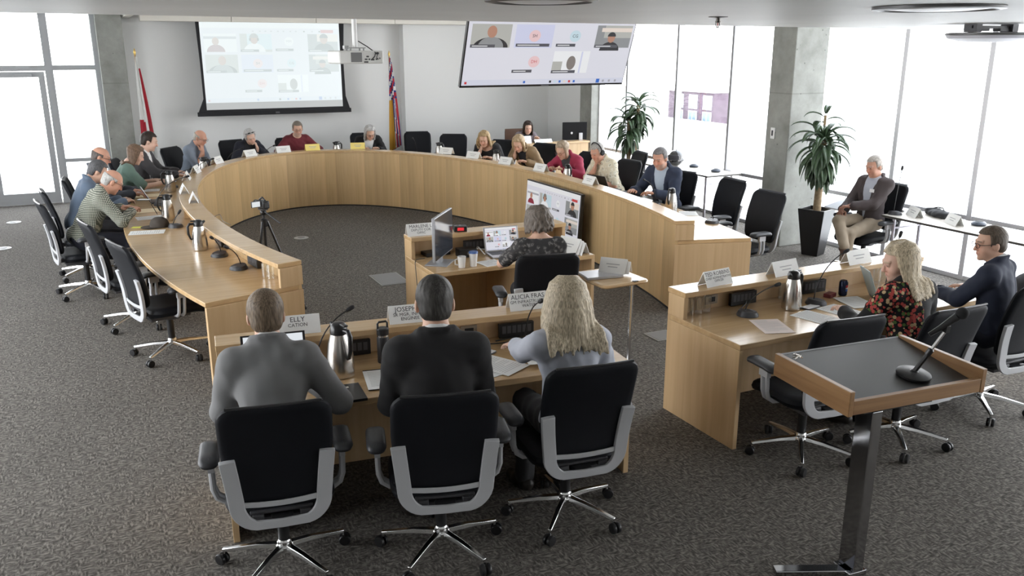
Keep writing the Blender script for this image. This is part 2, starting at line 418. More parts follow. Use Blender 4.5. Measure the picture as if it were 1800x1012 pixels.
# ------------------------------------------------------------------ windows
def bay_y(n, x, y0, y1, rails=(.0, .69), z1=3.7, fw=.055, m=None, first=False):
    """one glazed bay in the right-hand glass wall, between two mullions"""
    f = MB()
    f.bb(x - .05, x + .06, y1 - fw / 2, y1 + fw / 2, 0, z1)
    if first: f.bb(x - .05, x + .06, y0 - fw / 2, y0 + fw / 2, 0, z1)
    for z in rails: f.bb(x - .04, x + .05, y0 + fw / 2, y1 - fw / 2, z, z + .05)
    f.bb(x - .04, x + .05, y0 + fw / 2, y1 - fw / 2, z1 - .05, z1)
    o = struct(f.build('window_%d' % n, m or ALU, smooth=0))
    MB().bb(x - .004, x + .004, y0 + fw / 2 - .005, y1 - fw / 2 + .005, .02, z1 - .02).build('pane', GLASS, o, smooth=0)
ys = [13.31, 11.84, 10.48, 9.05, 7.38, 6.27, 5.1, 3.9, 2.7, 1.5, .3, -1.2, -2.7, -4.0]
bay_y(2, 8.84, 13.31, 14.24)
for k in range(len(ys) - 1): bay_y(3 + k, 8.84, ys[k + 1], ys[k], fw=.06 if k > 2 else .045, m=ALUDARK if k < 3 else ALU, first=(k == len(ys) - 2))
for k in range(4): bay_y(40 + k, -4.1, 3.4 + k * 2, 5.4 + k * 2, first=(k == 0))
# left glass wall: door with closer, side light and the panes beside it
f = MB()
f.bb(.20, .27, 16.42, 16.56, 0, 3.7); f.bb(-.56, -.44, 16.44, 16.56, 0, 3.7)
f.bb(-.44, .20, 16.45, 16.55, 2.21, 2.29); f.bb(-.44, .20, 16.45, 16.55, .69, .75); f.bb(-.44, .20, 16.45, 16.55, 0, .1)
f.bb(-.44, .20, 16.45, 16.55, 3.12, 3.7)
o = struct(f.build('window_1', ALUMID, smooth=0))
MB().bb(-.45, .21, 16.496, 16.504, .05, 3.6).build('pane', GLASS, o, smooth=0)
f = MB(); f.bb(-1.62, -1.54, 16.44, 16.56, 0, 3.7); f.bb(-1.54, -.56, 16.45, 16.55, 2.2, 2.29); f.bb(-1.54, -.56, 16.45, 16.55, 3.12, 3.7)
o = struct(f.build('window_30', ALUMID, smooth=0))
MB().bb(-1.55, -.55, 16.496, 16.504, 2.25, 3.2).build('pane', GLASS, o, smooth=0)
f = MB(); x0, x1 = -1.52, -.58
f.bb(x0, x0 + .09, 16.46, 16.52, .01, 2.19); f.bb(x1 - .09, x1, 16.46, 16.52, .01, 2.19); f.bb(x0 + .09, x1 - .09, 16.46, 16.52, 2.1, 2.19); f.bb(x0 + .09, x1 - .09, 16.46, 16.52, .01, .2)
d = struct(f.build('door_1', ALUMID, smooth=0))
MB().bb(x0 + .08, x1 - .08, 16.488, 16.494, .15, 2.12).build('pane', GLASS, d, smooth=0)
MB().bb(-1.02, -.76, 16.38, 16.46, 2.105, 2.165).build('door_closer', ALUMID, d, bevel=.006)
MB().tube([(x0 + .13, 16.40, .95), (x0 + .13, 16.40, 1.25)], .014).tube([(x0 + .13, 16.40, .98), (x0 + .13, 16.47, .98)], .01).tube([(x0 + .13, 16.40, 1.22), (x0 + .13, 16.47, 1.22)], .01).build('door_handle', POLISHED, d)
for k, (a, c) in enumerate(((-2.8, -1.62), (-4.0, -2.8))):
    f = MB(); f.bb(a - .03, a + .03, 16.45, 16.55, 0, 3.7)
    for z0, z1 in ((0, .1), (.69, .75), (2.21, 2.29), (3.12, 3.7)): f.bb(a + .03, c - .03, 16.45, 16.55, z0, z1)
    o = struct(f.build('window_%d' % (31 + k), ALUMID, smooth=0))
    MB().bb(a + .02, c - .02, 16.496, 16.504, .05, 3.6).build('pane', GLASS, o, smooth=0)

# ------------------------------------------------------------------ outside, one storey down
b = MB().bb(-60, 120, -60, 140, -8.2, -8); g = b.build('ground_outside', M('pale_paving', (.68, .67, .65), .9, var=.15, vscale=.4), smooth=0); struct(g)
BRICK = M('red_brick', (.105, .078, .10), .9, var=.15, vscale=3)
br = thing('brick_building', 'red brick building with tall paired windows seen through the glass right of the centre', 'building', (42, 50.5, -8))
w = MB().bb(-2, 0, -1.2, 4.2, 0, 7.5); w.build('wall', BRICK, br, smooth=0)
MB().bb(-2.2, .1, -1.3, 4.3, 7.5, 7.8).build('parapet', M('stone_coping', (.45, .42, .42), .8), br, smooth=0)
MB().bb(-2.5, -2, -1.3, 4.3, 4.75, 5.0).build('canopy_band', M('pale_band', (.75, .74, .72), .7), br, smooth=0)
for z in (5.2, 6.35):
    for y in (-.9, .75, 2.4):
        wn = MB().bb(-2.06, -1.98, y - .08, y + .88, z - .05, z + .95).build('window', M('pale_frame', (.62, .68, .70), .6), br, smooth=0)
        MB().bb(-2.08, -2.05, y, y + .36, z, z + .9).bb(-2.08, -2.05, y + .44, y + .8, z, z + .9).build('pane', M('dim_glass', (.16, .22, .27), .1), wn, smooth=0)

pw = thing('low_building', 'pale low wing standing in front of the brick building outside', 'building', (38, 48.5, -8))  # pale block added where overexposed foliage goes white below the brick
MB().bb(-1, 1, -9, 9, 0, 5.4).build('wall', M('pale_render', (.72, .71, .69), .9), pw, smooth=0); MB().bb(-1.1, 1.1, -9.1, 9.1, 5.4, 5.6).build('roof', M('stone_coping'), pw, smooth=0)
# ------------------------------------------------------------------ ceiling fittings
def lamp_trim(loc, r, label, drop=0.):
    t = thing('ceiling_light', label, 'light', loc)
    z = -drop
    MB().lathe([(r * .86, z + .0), (r, z - .002), (r, z - .012), (r * .9, z - .016), (r * .84, z - .006)], 48).build('trim_ring', M('lamp_ring', (.10, .10, .10), .35, .3), t)
    MB().lathe([(.001, z - .020), (r * .5, z - .017), (r * .86, z - .008), (r * .86, z - .002)], 40).build('diffuser', M('opal_diffuser', (.72, .72, .70), .35), t)
    return t
lamp_trim((1.48, 2.80, 2.73), .20, 'round flush ceiling light at the top edge of the picture above the hanging projector')
lamp_trim((3.28, 2.62, 2.73), .26, 'round ceiling light at the right with dark rim, the nearer one flush to the ceiling')
t = thing('ceiling_light', 'round drop-rim ceiling light at far right hanging on an open bracket below the ceiling', 'light', (5.99, 4.31, 2.73))
MB().lathe([(.001, -.128), (.20, -.122), (.285, -.100), (.30, -.072), (.28, -.06), (.001, -.058)], 48).build('diffuser', M('lamp_pan', (.66, .66, .72), .4), t)
MB().lathe([(.296, -.080), (.304, -.076), (.304, -.066), (.29, -.062)], 48, cap=False).build('rim', M('lamp_rim_dark', (.12, .12, .12), .4, .4), t)
k = MB()
for sx in (-1, 1): k.bb(sx * .2 - .03, sx * .2 + .03, -.05, .05, -.058, 0); k.bb(sx * .12 - .06, sx * .12 + .06, -.03, .03, -.05, -.03)
k.bb(-.24, .24, -.02, .02, -.03, -.012).build('bracket', DARKGREY, t)
t = thing('fire_sprinkler', 'fire sprinkler head hanging from the ceiling right of the big television', 'sprinkler', (3.22, 3.98, 2.73))
MB().lathe([(.052, 0), (.054, -.003), (.03, -.007), (.012, -.009)], 32).build('escutcheon', M('dark_metal', (.10, .09, .08), .35, .8), t)
MB().lathe([(.011, -.008), (.011, -.022), (.014, -.024), (.014, -.03), (.009, -.032)], 12).tube([(-.011, 0, -.03), (-.013, 0, -.045), (-.004, 0, -.055)], .0026).tube([(.011, 0, -.03), (.013, 0, -.045), (.004, 0, -.055)], .0026).build('body', M('dark_metal'), t)
MB().tube([(0, 0, -.03), (0, 0, -.053)], .003).build('bulb', M('red_bulb', (.5, .08, .06), .1), t)
MB().lathe([(.013, -.055), (.014, -.058), (.004, -.06)], 14).build('deflector', M('dark_metal'), t)

# ------------------------------------------------------------------ camera and light
cam = bpy.data.cameras.new('camera'); co = bpy.data.objects.new('camera', cam); COL.objects.link(co); SC.camera = co
cam.sensor_width = 36; cam.sensor_fit = 'HORIZONTAL'; cam.lens = 36 * 1500 / 1800; cam.clip_end = 500
TILT = math.atan((506 - 85) / 1500)
co.location = (0, 0, 2.56); co.rotation_euler = (rad(90) - TILT, 0, -rad(26))
w = bpy.data.worlds.new('sky'); SC.world = w; w.use_nodes = True
nt = w.node_tree; bg = nt.nodes['Background']
tc = nt.nodes.new('ShaderNodeTexCoord'); sp = nt.nodes.new('ShaderNodeSeparateXYZ'); nt.links.new(tc.outputs['Generated'], sp.inputs['Vector'])
r = ramp(nt, [(.0, (1, 1, 1)), (1., (.78, .88, 1.0))]); nt.links.new(sp.outputs['Z'], r.inputs['Fac'])
nt.links.new(r.outputs['Color'], bg.inputs['Color']); bg.inputs['Strength'].default_value = 9.2
def portal(loc, rot, sx, sy):
    l = bpy.data.lights.new('window_light', 'AREA'); l.shape = 'RECTANGLE'; l.size = sx; l.size_y = sy; l.cycles.is_portal = True
    o = bpy.data.objects.new('window_light', l); COL.objects.link(o); o.location = loc; o.rotation_euler = rot; return o
portal((8.95, 5.1, 1.86), (0, rad(90), 0), 3.7, 18.4)
portal((-4.25, 7.4, 1.86), (0, rad(-90), 0), 3.7, 8.0)
portal((-1.9, 16.62, 1.86), (rad(-90), 0, 0), 4.2, 3.7)
SC.view_settings.view_transform = 'Standard'; SC.view_settings.look = 'None'; SC.view_settings.gamma = 1; SC.view_settings.exposure = 0
SC.view_settings.use_curve_mapping = False
try: SC.cycles.use_denoising = True; SC.cycles.max_bounces = 8; SC.cycles.transparent_max_bounces = 12; SC.cycles.sample_clamp_indirect = 6
except Exception: pass
# ------------------------------------------------------------------ the curved council desk
DC = (3.22, 9.70)
def dais_pt(t, off=0.):
    a, bb = 2.23, (4.5 if math.sin(t) > 0 else 5.3)
    p = (DC[0] + a * math.cos(t), DC[1] + bb * math.sin(t)); n = Vector((math.cos(t) / a, math.sin(t) / bb)).normalized()
    return (p[0] + n.x * off, p[1] + n.y * off)
T0, T1 = rad(180 + 34.5), rad(-34.5)
TS = [T0 + (T1 - T0) * i / 120 for i in range(121)]
def swept(name, prof, mats, parent, ts=TS, bevel=0.):
    """closed profile [(offset, z)] swept along the curve, with UV u = length along it, v = height"""
    n = len(prof); v = []; uv = []; s = 0; last = None
    for t in ts:
        p = Vector(dais_pt(t))
        if last is not None: s += (p - last).length
        last = p
        for o, z in prof: v.append((*dais_pt(t, o), z)); uv.append((s + .37, z))
    k = len(ts); f = [(i * n + j, i * n + (j + 1) % n, (i + 1) * n + (j + 1) % n, (i + 1) * n + j) for i in range(k - 1) for j in range(n)]
    f += [tuple(range(n)), tuple((k - 1) * n + j for j in range(n))]
    m = MB().add(v, f); o = m.build(name, mats, parent, smooth=30, bevel=bevel)
    lay = o.data.uv_layers.new(name='along'); idx = np.empty(len(o.data.loops), np.int32); o.data.loops.foreach_get('vertex_index', idx)
    lay.data.foreach_set('uv', np.array(uv, np.float32)[idx].ravel())
    return o
dais = thing('council_desk', 'large horseshoe-shaped council desk of pale maple with a raised inner ledge', 'desk')
swept('front_panel', [(0, .0), (.03, .0), (.03, .893), (0, .893)], VENEER, dais)
swept('ledge', [(-.012, .893), (.195, .893), (.195, .93), (-.012, .93)], MAPLE, dais, bevel=.004)
swept('desktop', [(.032, .695), (.80, .695), (.80, .733), (.032, .733)], MAPLE, dais, bevel=.004)
swept('plinth', [(-.004, 0), (-.001, 0), (-.001, .02), (-.004, .02)], BLACKMATT, dais)
def across(t, o0, o1, z0, z1, th, name, mat=MAPLE_Z):
    a, c = Vector(dais_pt(t, o0)), Vector(dais_pt(t, o1)); mid = (a + c) / 2; ang = math.atan2(c.y - a.y, c.x - a.x)
    return MB().box((mid.x, mid.y, (z0 + z1) / 2), ((c - a).length, th, z1 - z0), rz=ang).build(name, mat, dais, smooth=0, bevel=.003)
for t in (T0, T1):
    across(t, -.005, .80, 0, .694, .034, 'end_panel'); across(t, -.005, .19, .734, .892, .034, 'ledge_end')
for k in range(1, 8):
    t = T0 + (T1 - T0) * (k / 8 + .03)
    across(t, .05, .40, .0, .69, .03, 'support_panel'); across(t, .034, .17, .735, .892, .03, 'ledge_divider')

# ------------------------------------------------------------------ straight staff desks with a raised ledge
def staff_desk(name, label, W, D, loc, rz, group=None, ledge=.19):
    t = thing(name, label, 'desk', loc, rz, group)
    MB().bb(0, W, 0, D - .03, .695, .733).build('desktop', MAPLE, t, smooth=0, bevel=.004)
    MB().bb(-.002, W + .002, D - ledge, D + .01, .893, .93).build('ledge', MAPLE, t, smooth=0, bevel=.004)
    MB().bb(.034, W - .034, D - .03, D, .0, .892).build('front_panel', MAPLE_Z, t, smooth=0)
    for x in (0, W - .034):
        MB().bb(x, x + .034, .002, D, 0, .694).bb(x, x + .034, D - ledge + .01, D, .733, .892).bb(x, x + .034, D - .0299, D, .694, .733).build('end_panel', MAPLE_Z, t, smooth=0, bevel=.003)
    return t
desk_front = staff_desk('staff_desk', 'maple staff desk at the front, seen from behind its three seated people', 2.36, .76, (.43, 4.29, 0), rad(-6.3))
desk_right = staff_desk('staff_desk', 'maple staff desk at the right with a steel thermos and cola can, behind the lectern', 2.40, .77, (3.57, 3.99, 0), rad(.5))
desk_clerk = staff_desk('clerk_desk', 'small maple desk in the middle of the horseshoe with monitor and open laptop', 1.58, .75, (2.46, 6.54, 0), 0, ledge=.2)
MB().bb(.8, .83, .06, .7, 0, .69).build('support_panel', MAPLE_Z, desk_clerk, smooth=0)
def on(desk, x, y, z=.734):     # a point given in a desk's own frame
    return desk.matrix_basis @ Vector((x, y, z))

# ------------------------------------------------------------------ office chair, built once
def smoothstep(x): x = max(0, min(1, x)); return x * x * (3 - 2 * x)
def back_y(x, z): return -.235 - .15 * (z - .5) + .035 * math.cos((z - .62) * 5.5) - .03 + .26 * x * x
def make_chair(label, loc, rz, tilt=0.):
    t = thing('office_chair', label, 'chair', loc, rz, 'charcoal swivel chairs with grey frames')
    def bfn(a, bb, d):
        z = .745 + bb; x = a * (1 - .12 * smoothstep((.8 - z) / .35)); return (x, back_y(x, z) + d, z)
    MB().pillow(.49, .52, .05, .075, bfn).build('backrest', UPHOLSTERY, t)
    # piping along the head of the back
    pts = [(-.2 + .4 * i / 16, 0, 0) for i in range(17)]
    MB().tube([(x, back_y(x, 1.0) - .012, 1.004) for x, _, _ in pts], .007, 6).build('piping', M('black_vinyl', (.03, .03, .032), .3), t)
    # grey frame: a U of flat plastic below, its arms running up the sides
    U = []
    for z in (.735, .69, .63, .57, .51): U.append((-.215 + (.735 - z) * .10, z))
    for k in range(1, 8): a = rad(180 + 90 * k / 8); U.append((-.095 + .097 * math.cos(a), .50 + .112 * math.sin(a)))
    U = U + [(-.06, .389), (0, .387), (.06, .389)] + [(-x, z) for x, z in reversed(U)]
    fr = MB(); prof = [(-1, -.35), (1, -.35), (1, .35), (-1, .35)]
    pts = [(x, back_y(x, z) - .035 + .05 * max(0, .5 - z), z) for x, z in U]
    fr.tube(pts, [.021 + .013 * smoothstep(abs(i - (len(U) - 1) / 2) / 9) for i in range(len(U))], prof=prof, up=(0, 1, 0))
    fr.tube([(x, back_y(x, .497) - .034, .503 - .012 * math.cos(x * 7)) for x in (-.17, -.1, -.04, 0, .04, .1, .17)], .013, prof=prof, up=(0, 1, 0))
    fr.build('back_frame', GREYPLASTIC, t, bevel=.003)
    MB().bb(-.14, .14, -.235, -.215, .425, .44).bb(-.13, -.08, -.25, -.18, .405, .43).bb(.08, .13, -.25, -.18, .405, .43).build('lumbar_rail', DARKGREY, t, bevel=.004)
    def sfn(a, bb, d):
        return (a, .03 + bb, .432 + d - .035 * smoothstep((bb - .1) / .15) + .10 * a * a * (1 if d > 0 else .4))
    MB().pillow(.50, .49, .075, .11, sfn).build('seat', UPHOLSTERY, t)
    MB().lathe([(.10, .33), (.13, .37), (.14, .385)], 20).bb(-.16, .16, -.2, .12, .36, .387).bb(-.05, .05, -.27, -.2, .375, .405).build('tilt_mechanism', DARKGREY, t, bevel=.006)
    for s in (-1, 1):
        a = MB()
        for dy in (-.022, .022):
            pts = [(s * .16, .0 + dy, .395), (s * .25, .0 + dy, .40), (s * .285, .0 + dy, .425), (s * .30, .0 + dy, .47), (s * .302, .005 + dy, .55), (s * .302, .01 + dy, .605)]
            a.tube(pts, .0135, 8)
        a.bb(s * .302 - .014, s * .302 + .014, -.03, .05, .56, .615)
        sup = a.build('arm_support', GREYPLASTIC, t)
        def afn(p, q, d): return (s * .305 + p, .03 + q, .635 + d - .012 * smoothstep((abs(q) - .07) / .07))
        MB().pillow(.095, .26, .042, .042, afn).build('armrest', M('armrest_rubber', (.035, .036, .04), .42), t)
    MB().lathe([(.028, .10), (.028, .34)], 16).build('gas_column', BLACK, t)
    MB().lathe([(.04, .095), (.043, .10), (.043, .115), (.035, .125), (.036, .14), (.03, .15)], 20).build('hub', POLISHED, t)
    for k in range(5):
        an = rad(90 + 72 * k); cx, sy = math.cos(an), math.sin(an)
        MB().tube([(cx * .02, sy * .02, .112), (cx * .14, sy * .14, .105), (cx * .31, sy * .31, .08)], [.024, .02, .014], prof=[(-.9, -.5), (.9, -.5), (.65, .6), (-.65, .6)], up=(0, 0, 1)).build('leg', POLISHED, t, bevel=.003)
        c = MB(); a2 = an + 1.1; T = frame_mat((cx * .315, sy * .315, .031), a2)
        for sx in (-1, 1):
            c.lathe([(.006, sx * .006), (.029, sx * .006), (.030, sx * .010), (.030, sx * .019), (.026, sx * .024), (.006, sx * .025)][::sx], 18, T @ Euler((0, rad(90), 0)).to_matrix().to_4x4())
        cs = c.build('caster', BLACK, t)
        MB().tube([(cx * .305, sy * .305, .058), (cx * .305, sy * .305, .085)], .007).build('stem', POLISHED, cs)
    return t
OFFICE = 'charcoal swivel chairs with grey frames'
chair0 = None
def chair(x, y, deg, label):
    """the first call builds the chair, every later one copies it"""
    global chair0
    if chair0 is None: chair0 = make_chair(label, (x, y, 0), rad(deg)); chair0.scale = (1.04, 1.04, 1.04); return chair0
    return dup(chair0, (x, y, 0), rad(deg), label, OFFICE)

# ------------------------------------------------------------------ lectern
LT = frame_mat((3.45, 2.84, 0), rad(-5))
lec = thing('lectern', 'oak lectern with grey writing surface on a chrome post at the lower right', 'lectern', (3.45, 2.84, 0), rad(-5))
for x in (-.425, .397):
    z0 = .91
    v = [(x, -.28, z0), (x + .028, -.28, z0), (x + .028, .27, z0 + .01), (x, .27, z0 + .01), (x, -.28, 1.035), (x + .028, -.28, 1.035), (x + .028, .27, 1.04), (x, .27, 1.04)]
    MB().add(v, [(0, 3, 2, 1), (4, 5, 6, 7), (0, 1, 5, 4), (1, 2, 6, 5), (2, 3, 7, 6), (3, 0, 4, 7)]).build('side_board', OAK_Y, lec, smooth=0, bevel=.003)
def slab(x0, x1, y0, y1, za, zb, th, name, mat):
    v = [(x0, y0, za - th), (x1, y0, za - th), (x1, y1, zb - th), (x0, y1, zb - th), (x0, y0, za), (x1, y0, za), (x1, y1, zb), (x0, y1, zb)]
    return MB().add(v, [(0, 3, 2, 1), (4, 5, 6, 7), (0, 1, 5, 4), (1, 2, 6, 5), (2, 3, 7, 6), (3, 0, 4, 7)]).build(name, mat, lec, smooth=0, bevel=.002)
slab(-.396, .396, -.255, .27, .955, 1.03, .02, 'writing_surface', M('lectern_laminate', (.035, .034, .033), .4, bump=.1, bscale=500))
slab(-.396, .396, .262, .272, 1.028, 1.034, .03, 'edge_strip', M('pale_edge', (.45, .46, .48), .4))
slab(-.396, .396, -.278, -.256, .985, .987, .07, 'front_lip', OAK)
MB().bb(-.30, .12, -.25, .15, .895, .92).build('neck_plate', BLACK, lec)
MB().bb(-.255, -.195, -.26, -.15, .03, .90).build('post', M('dark_chrome', (.42, .42, .43), .1, 1), lec, smooth=0, bevel=.004)
MB().box((-.40, -.155, .015), (.42, .06, .03), rz=rad(160)).bb(-.28, -.17, -.26, -.14, 0, .03).build('foot', M('dark_chrome'), lec, smooth=0, bevel=.004)
MB().lathe([(.012, .0), (.012, .05), (.02, .05), (.02, .06), (.008, .062)], 12, frame_mat((-.13, -.10, 0))).tube([(-.2, -.16, .03), (-.13, -.10, .04)], .008).build('levelling_bolt', CHROME, lec)
# microphone standing on the lectern
mt = thing('desk_microphone', 'black handheld microphone in a clip on a round weighted stand on the lectern', 'microphone', (3.57, 2.72, .981), 0)
mt.rotation_euler = (rad(8), 0, rad(-5))
MB().lathe([(.082, .0), (.084, .004), (.083, .012), (.070, .018), (.02, .022), (.012, .03)], 40).build('base', BLACK, mt)
MB().tube([(0, 0, .02), (.045, -.022, .14)], .012).build('pole', BLACK, mt)
MB().tube([(.043, -.021, .135), (.088, -.043, .262)], .008).build('upper_pole', CHROME, mt)
MB().lathe([(.015, .0), (.016, .03), (.011, .036)], 14, frame_mat((.036, -.018, .12), 0, rad(10), rad(20))).bb(.075, .10, -.055, -.03, .25, .285).build('clutch', BLACK, mt)
MB().tube([(.022, -.011, .228), (.06, -.03, .268), (.10, -.049, .315), (.118, -.058, .335)], [.011, .014, .018, .020], 14).build('microphone_body', BLACK, mt)
MB().ball((.136, -.067, .356), (.030, .030, .030), 16).build('foam_head', M('foam', (.015, .015, .016), .95, bump=.5, bscale=900), mt)
kk = thing('cable_tie', 'small crumpled metallic clip at the far left corner of the lectern top', 'clip', (3.13, 3.07, 1.025), 0)
MB().tube([(.03 * math.cos(k * 1.9) * (.5 + .5 * math.sin(k)), .02 * math.sin(k * 1.3), .012 + .008 * math.sin(k * 2.3)) for k in range(14)], .004, 6).build('wire', STEEL, kk)

# ------------------------------------------------------------------ window tables, side table
def fold_table(label, x0, x1, y0, y1):
    t = thing('folding_table', label, 'table', ((x0 + x1) / 2, (y0 + y1) / 2, 0), 0, 'folding tables along the windows')
    w, d = x1 - x0, y1 - y0
    MB().bb(-w / 2, w / 2, -d / 2, d / 2, .715, .742).build('tabletop', M('table_laminate', (.62, .58, .52), .25), t, smooth=0, bevel=.003)
    MB().bb(-w / 2 - .003, w / 2 + .003, -d / 2 - .003, d / 2 + .003, .718, .739).build('edge_band', M('edge_band', (.06, .055, .05), .4), t, smooth=0)
    for y in (-d / 2 + .12, d / 2 - .12):
        MB().tube([(-w * .38, y, 0.0), (-w * .38, y, .712)], .018).build('leg', M('leg_metal', (.42, .40, .44), .3, .8), t)
        MB().tube([(w * .38, y, 0.0), (w * .38, y, .712)], .018).build('leg', M('leg_metal'), t)
        MB().tube([(-w * .38, y, .60), (w * .38, y, .60)], .012).build('rail', M('leg_metal'), t)
    return t
wt1 = fold_table('narrow folding table along the right windows holding name tents and a bag', 7.98, 8.54, 4.9, 6.76)
wt2 = fold_table('narrow folding table by the far windows holding a black helmet and two speaker pucks', 8.12, 8.76, 10.06, 11.9)
st = thing('side_table', 'small maple C-frame side table with a closed laptop behind the front desk', 'table', (3.73, 5.80, 0), rad(2))
def tfn(a, bb, d): return (a, bb, .728 + d)
MB().pillow(.46, .52, .03, .06, tfn).build('tabletop', MAPLE, st)
MB().tube([(.10, -.17, .02), (.10, -.17, .715)], .017).build('post', POLISHED, st)
MB().bb(-.28, .14, -.19, -.15, 0, .025).bb(.08, .12, -.2, .22, 0, .025).build('foot', M('pale_metal', (.5, .5, .5), .4, .6), st, bevel=.004)
MB().bb(.06, .10, -.265, -.235, .745, .752).build('latch', BLACK, st)

# ------------------------------------------------------------------ back-corner desk
bd = thing('corner_desk', 'maple reception desk in the far right corner below the big television', 'desk', (0, 0, 0))
MB().bb(6.36, 8.34, 13.84, 13.88, 0, .87).build('front_panel', MAPLE_Z, bd, smooth=0)
MB().bb(6.34, 8.36, 13.82, 14.04, .87, .902).build('ledge', MAPLE, bd, smooth=0, bevel=.003)
MB().bb(6.37, 8.33, 13.88, 14.5, .69, .725).build('desktop', MAPLE, bd, smooth=0)
for x in (6.36, 8.31): MB().bb(x, x + .03, 13.88, 14.48, 0, .69).build('end_panel', MAPLE_Z, bd, smooth=0)

# ------------------------------------------------------------------ floor boxes
def floor_plate(x0, x1, y0, y1, label):
    o = MB().bb(x0, x1, y0, y1, .0, .006).build('floor_box', M('plate_grey', (.27, .27, .265), .35, .3), smooth=0, bevel=.002); tag(o, label, 'floor box')
    MB().bb(x0 + .02, x1 - .02, y0 + .02, y1 - .02, .006, .008).build('lid', M('plate_lid', (.22, .22, .22), .5), o, smooth=0)
floor_plate(2.72, 3.06, 8.90, 9.41, 'rectangular grey floor box lid on the carpet beside the small middle desk')
floor_plate(4.40, 4.66, 6.0, 6.24, 'grey floor box lid on the carpet right of the side table')
for (x, y, l) in ((2.48, 11.83, 'round floor outlet cover on the carpet inside the horseshoe'), (-1.22, 14.86, 'round floor outlet cover near the glass door, the farther one'), (-1.23, 12.9, 'round floor outlet cover at the left edge, the nearer one')):
    o = MB().lathe([(.001, .0), (.10, .0), (.10, .005), (.09, .008), (.001, .009)], 28).build('floor_outlet', M('outlet_cover', (.40, .40, .39), .4, .3)); place(o, (x, y, 0)); tag(o, l, 'floor outlet')
    MB().lathe([(.001, .009), (.05, .009), (.05, .012), (.001, .012)], 20).build('cap', M('plate_lid'), o)
# ------------------------------------------------------------------ the empty chairs (those in use come with their people)
CH = [
 (.42, 7.57, -74, 'empty charcoal swivel chair at the left desk, the one closest to the camera'),
 (.20, 8.62, -78, 'empty charcoal swivel chair at the left desk, second from the camera'),
 (5.46, 15.12, 166, 'empty charcoal swivel chair right next to the striped flag'),
 (5.80, 14.40, 150, 'empty charcoal swivel chair between the striped flag and the curly blonde woman'),
 (7.15, 10.95, 80, 'empty charcoal swivel chair behind the man with headphones'),
 (6.55, 8.07, 86, 'empty charcoal swivel chair at the right end of the horseshoe, the farther of two'),
 (6.30, 7.14, 90, 'empty charcoal swivel chair at the right end of the horseshoe, beside the concrete column'),
 (3.93, 3.76, -6, 'empty charcoal swivel chair at the right desk just behind the lectern'),
]
for c in CH: chair(*c)
# wooden visitor chair at the corner desk
vc = thing('wooden_chair', 'dark wooden chair behind the corner desk', 'chair', (6.80, 15.0, 0), rad(175))
DW = M('dark_wood', (.10, .05, .03), .4)
MB().bb(-.22, .22, -.22, .22, .44, .47).build('seat', DW, vc, bevel=.006)
MB().bb(-.21, .21, -.24, -.215, .62, 1.06).build('backrest', DW, vc, bevel=.006)
for x in (-.2, .2):
    MB().tube([(x, -.225, 0), (x, -.225, 1.02)], .017).build('leg', DW, vc); MB().tube([(x, .2, 0), (x, .2, .44)], .017).build('leg', DW, vc)
# ------------------------------------------------------------------ bodies and cloth grown from a distance field
def rotm(rx=0., ry=0., rz=0.): return np.array(Euler((rad(rx), rad(ry), rad(rz))).to_matrix(), np.float64)
V3 = lambda *a: np.array(a, np.float64)
def unit(v): return v / max(np.linalg.norm(v), 1e-9)

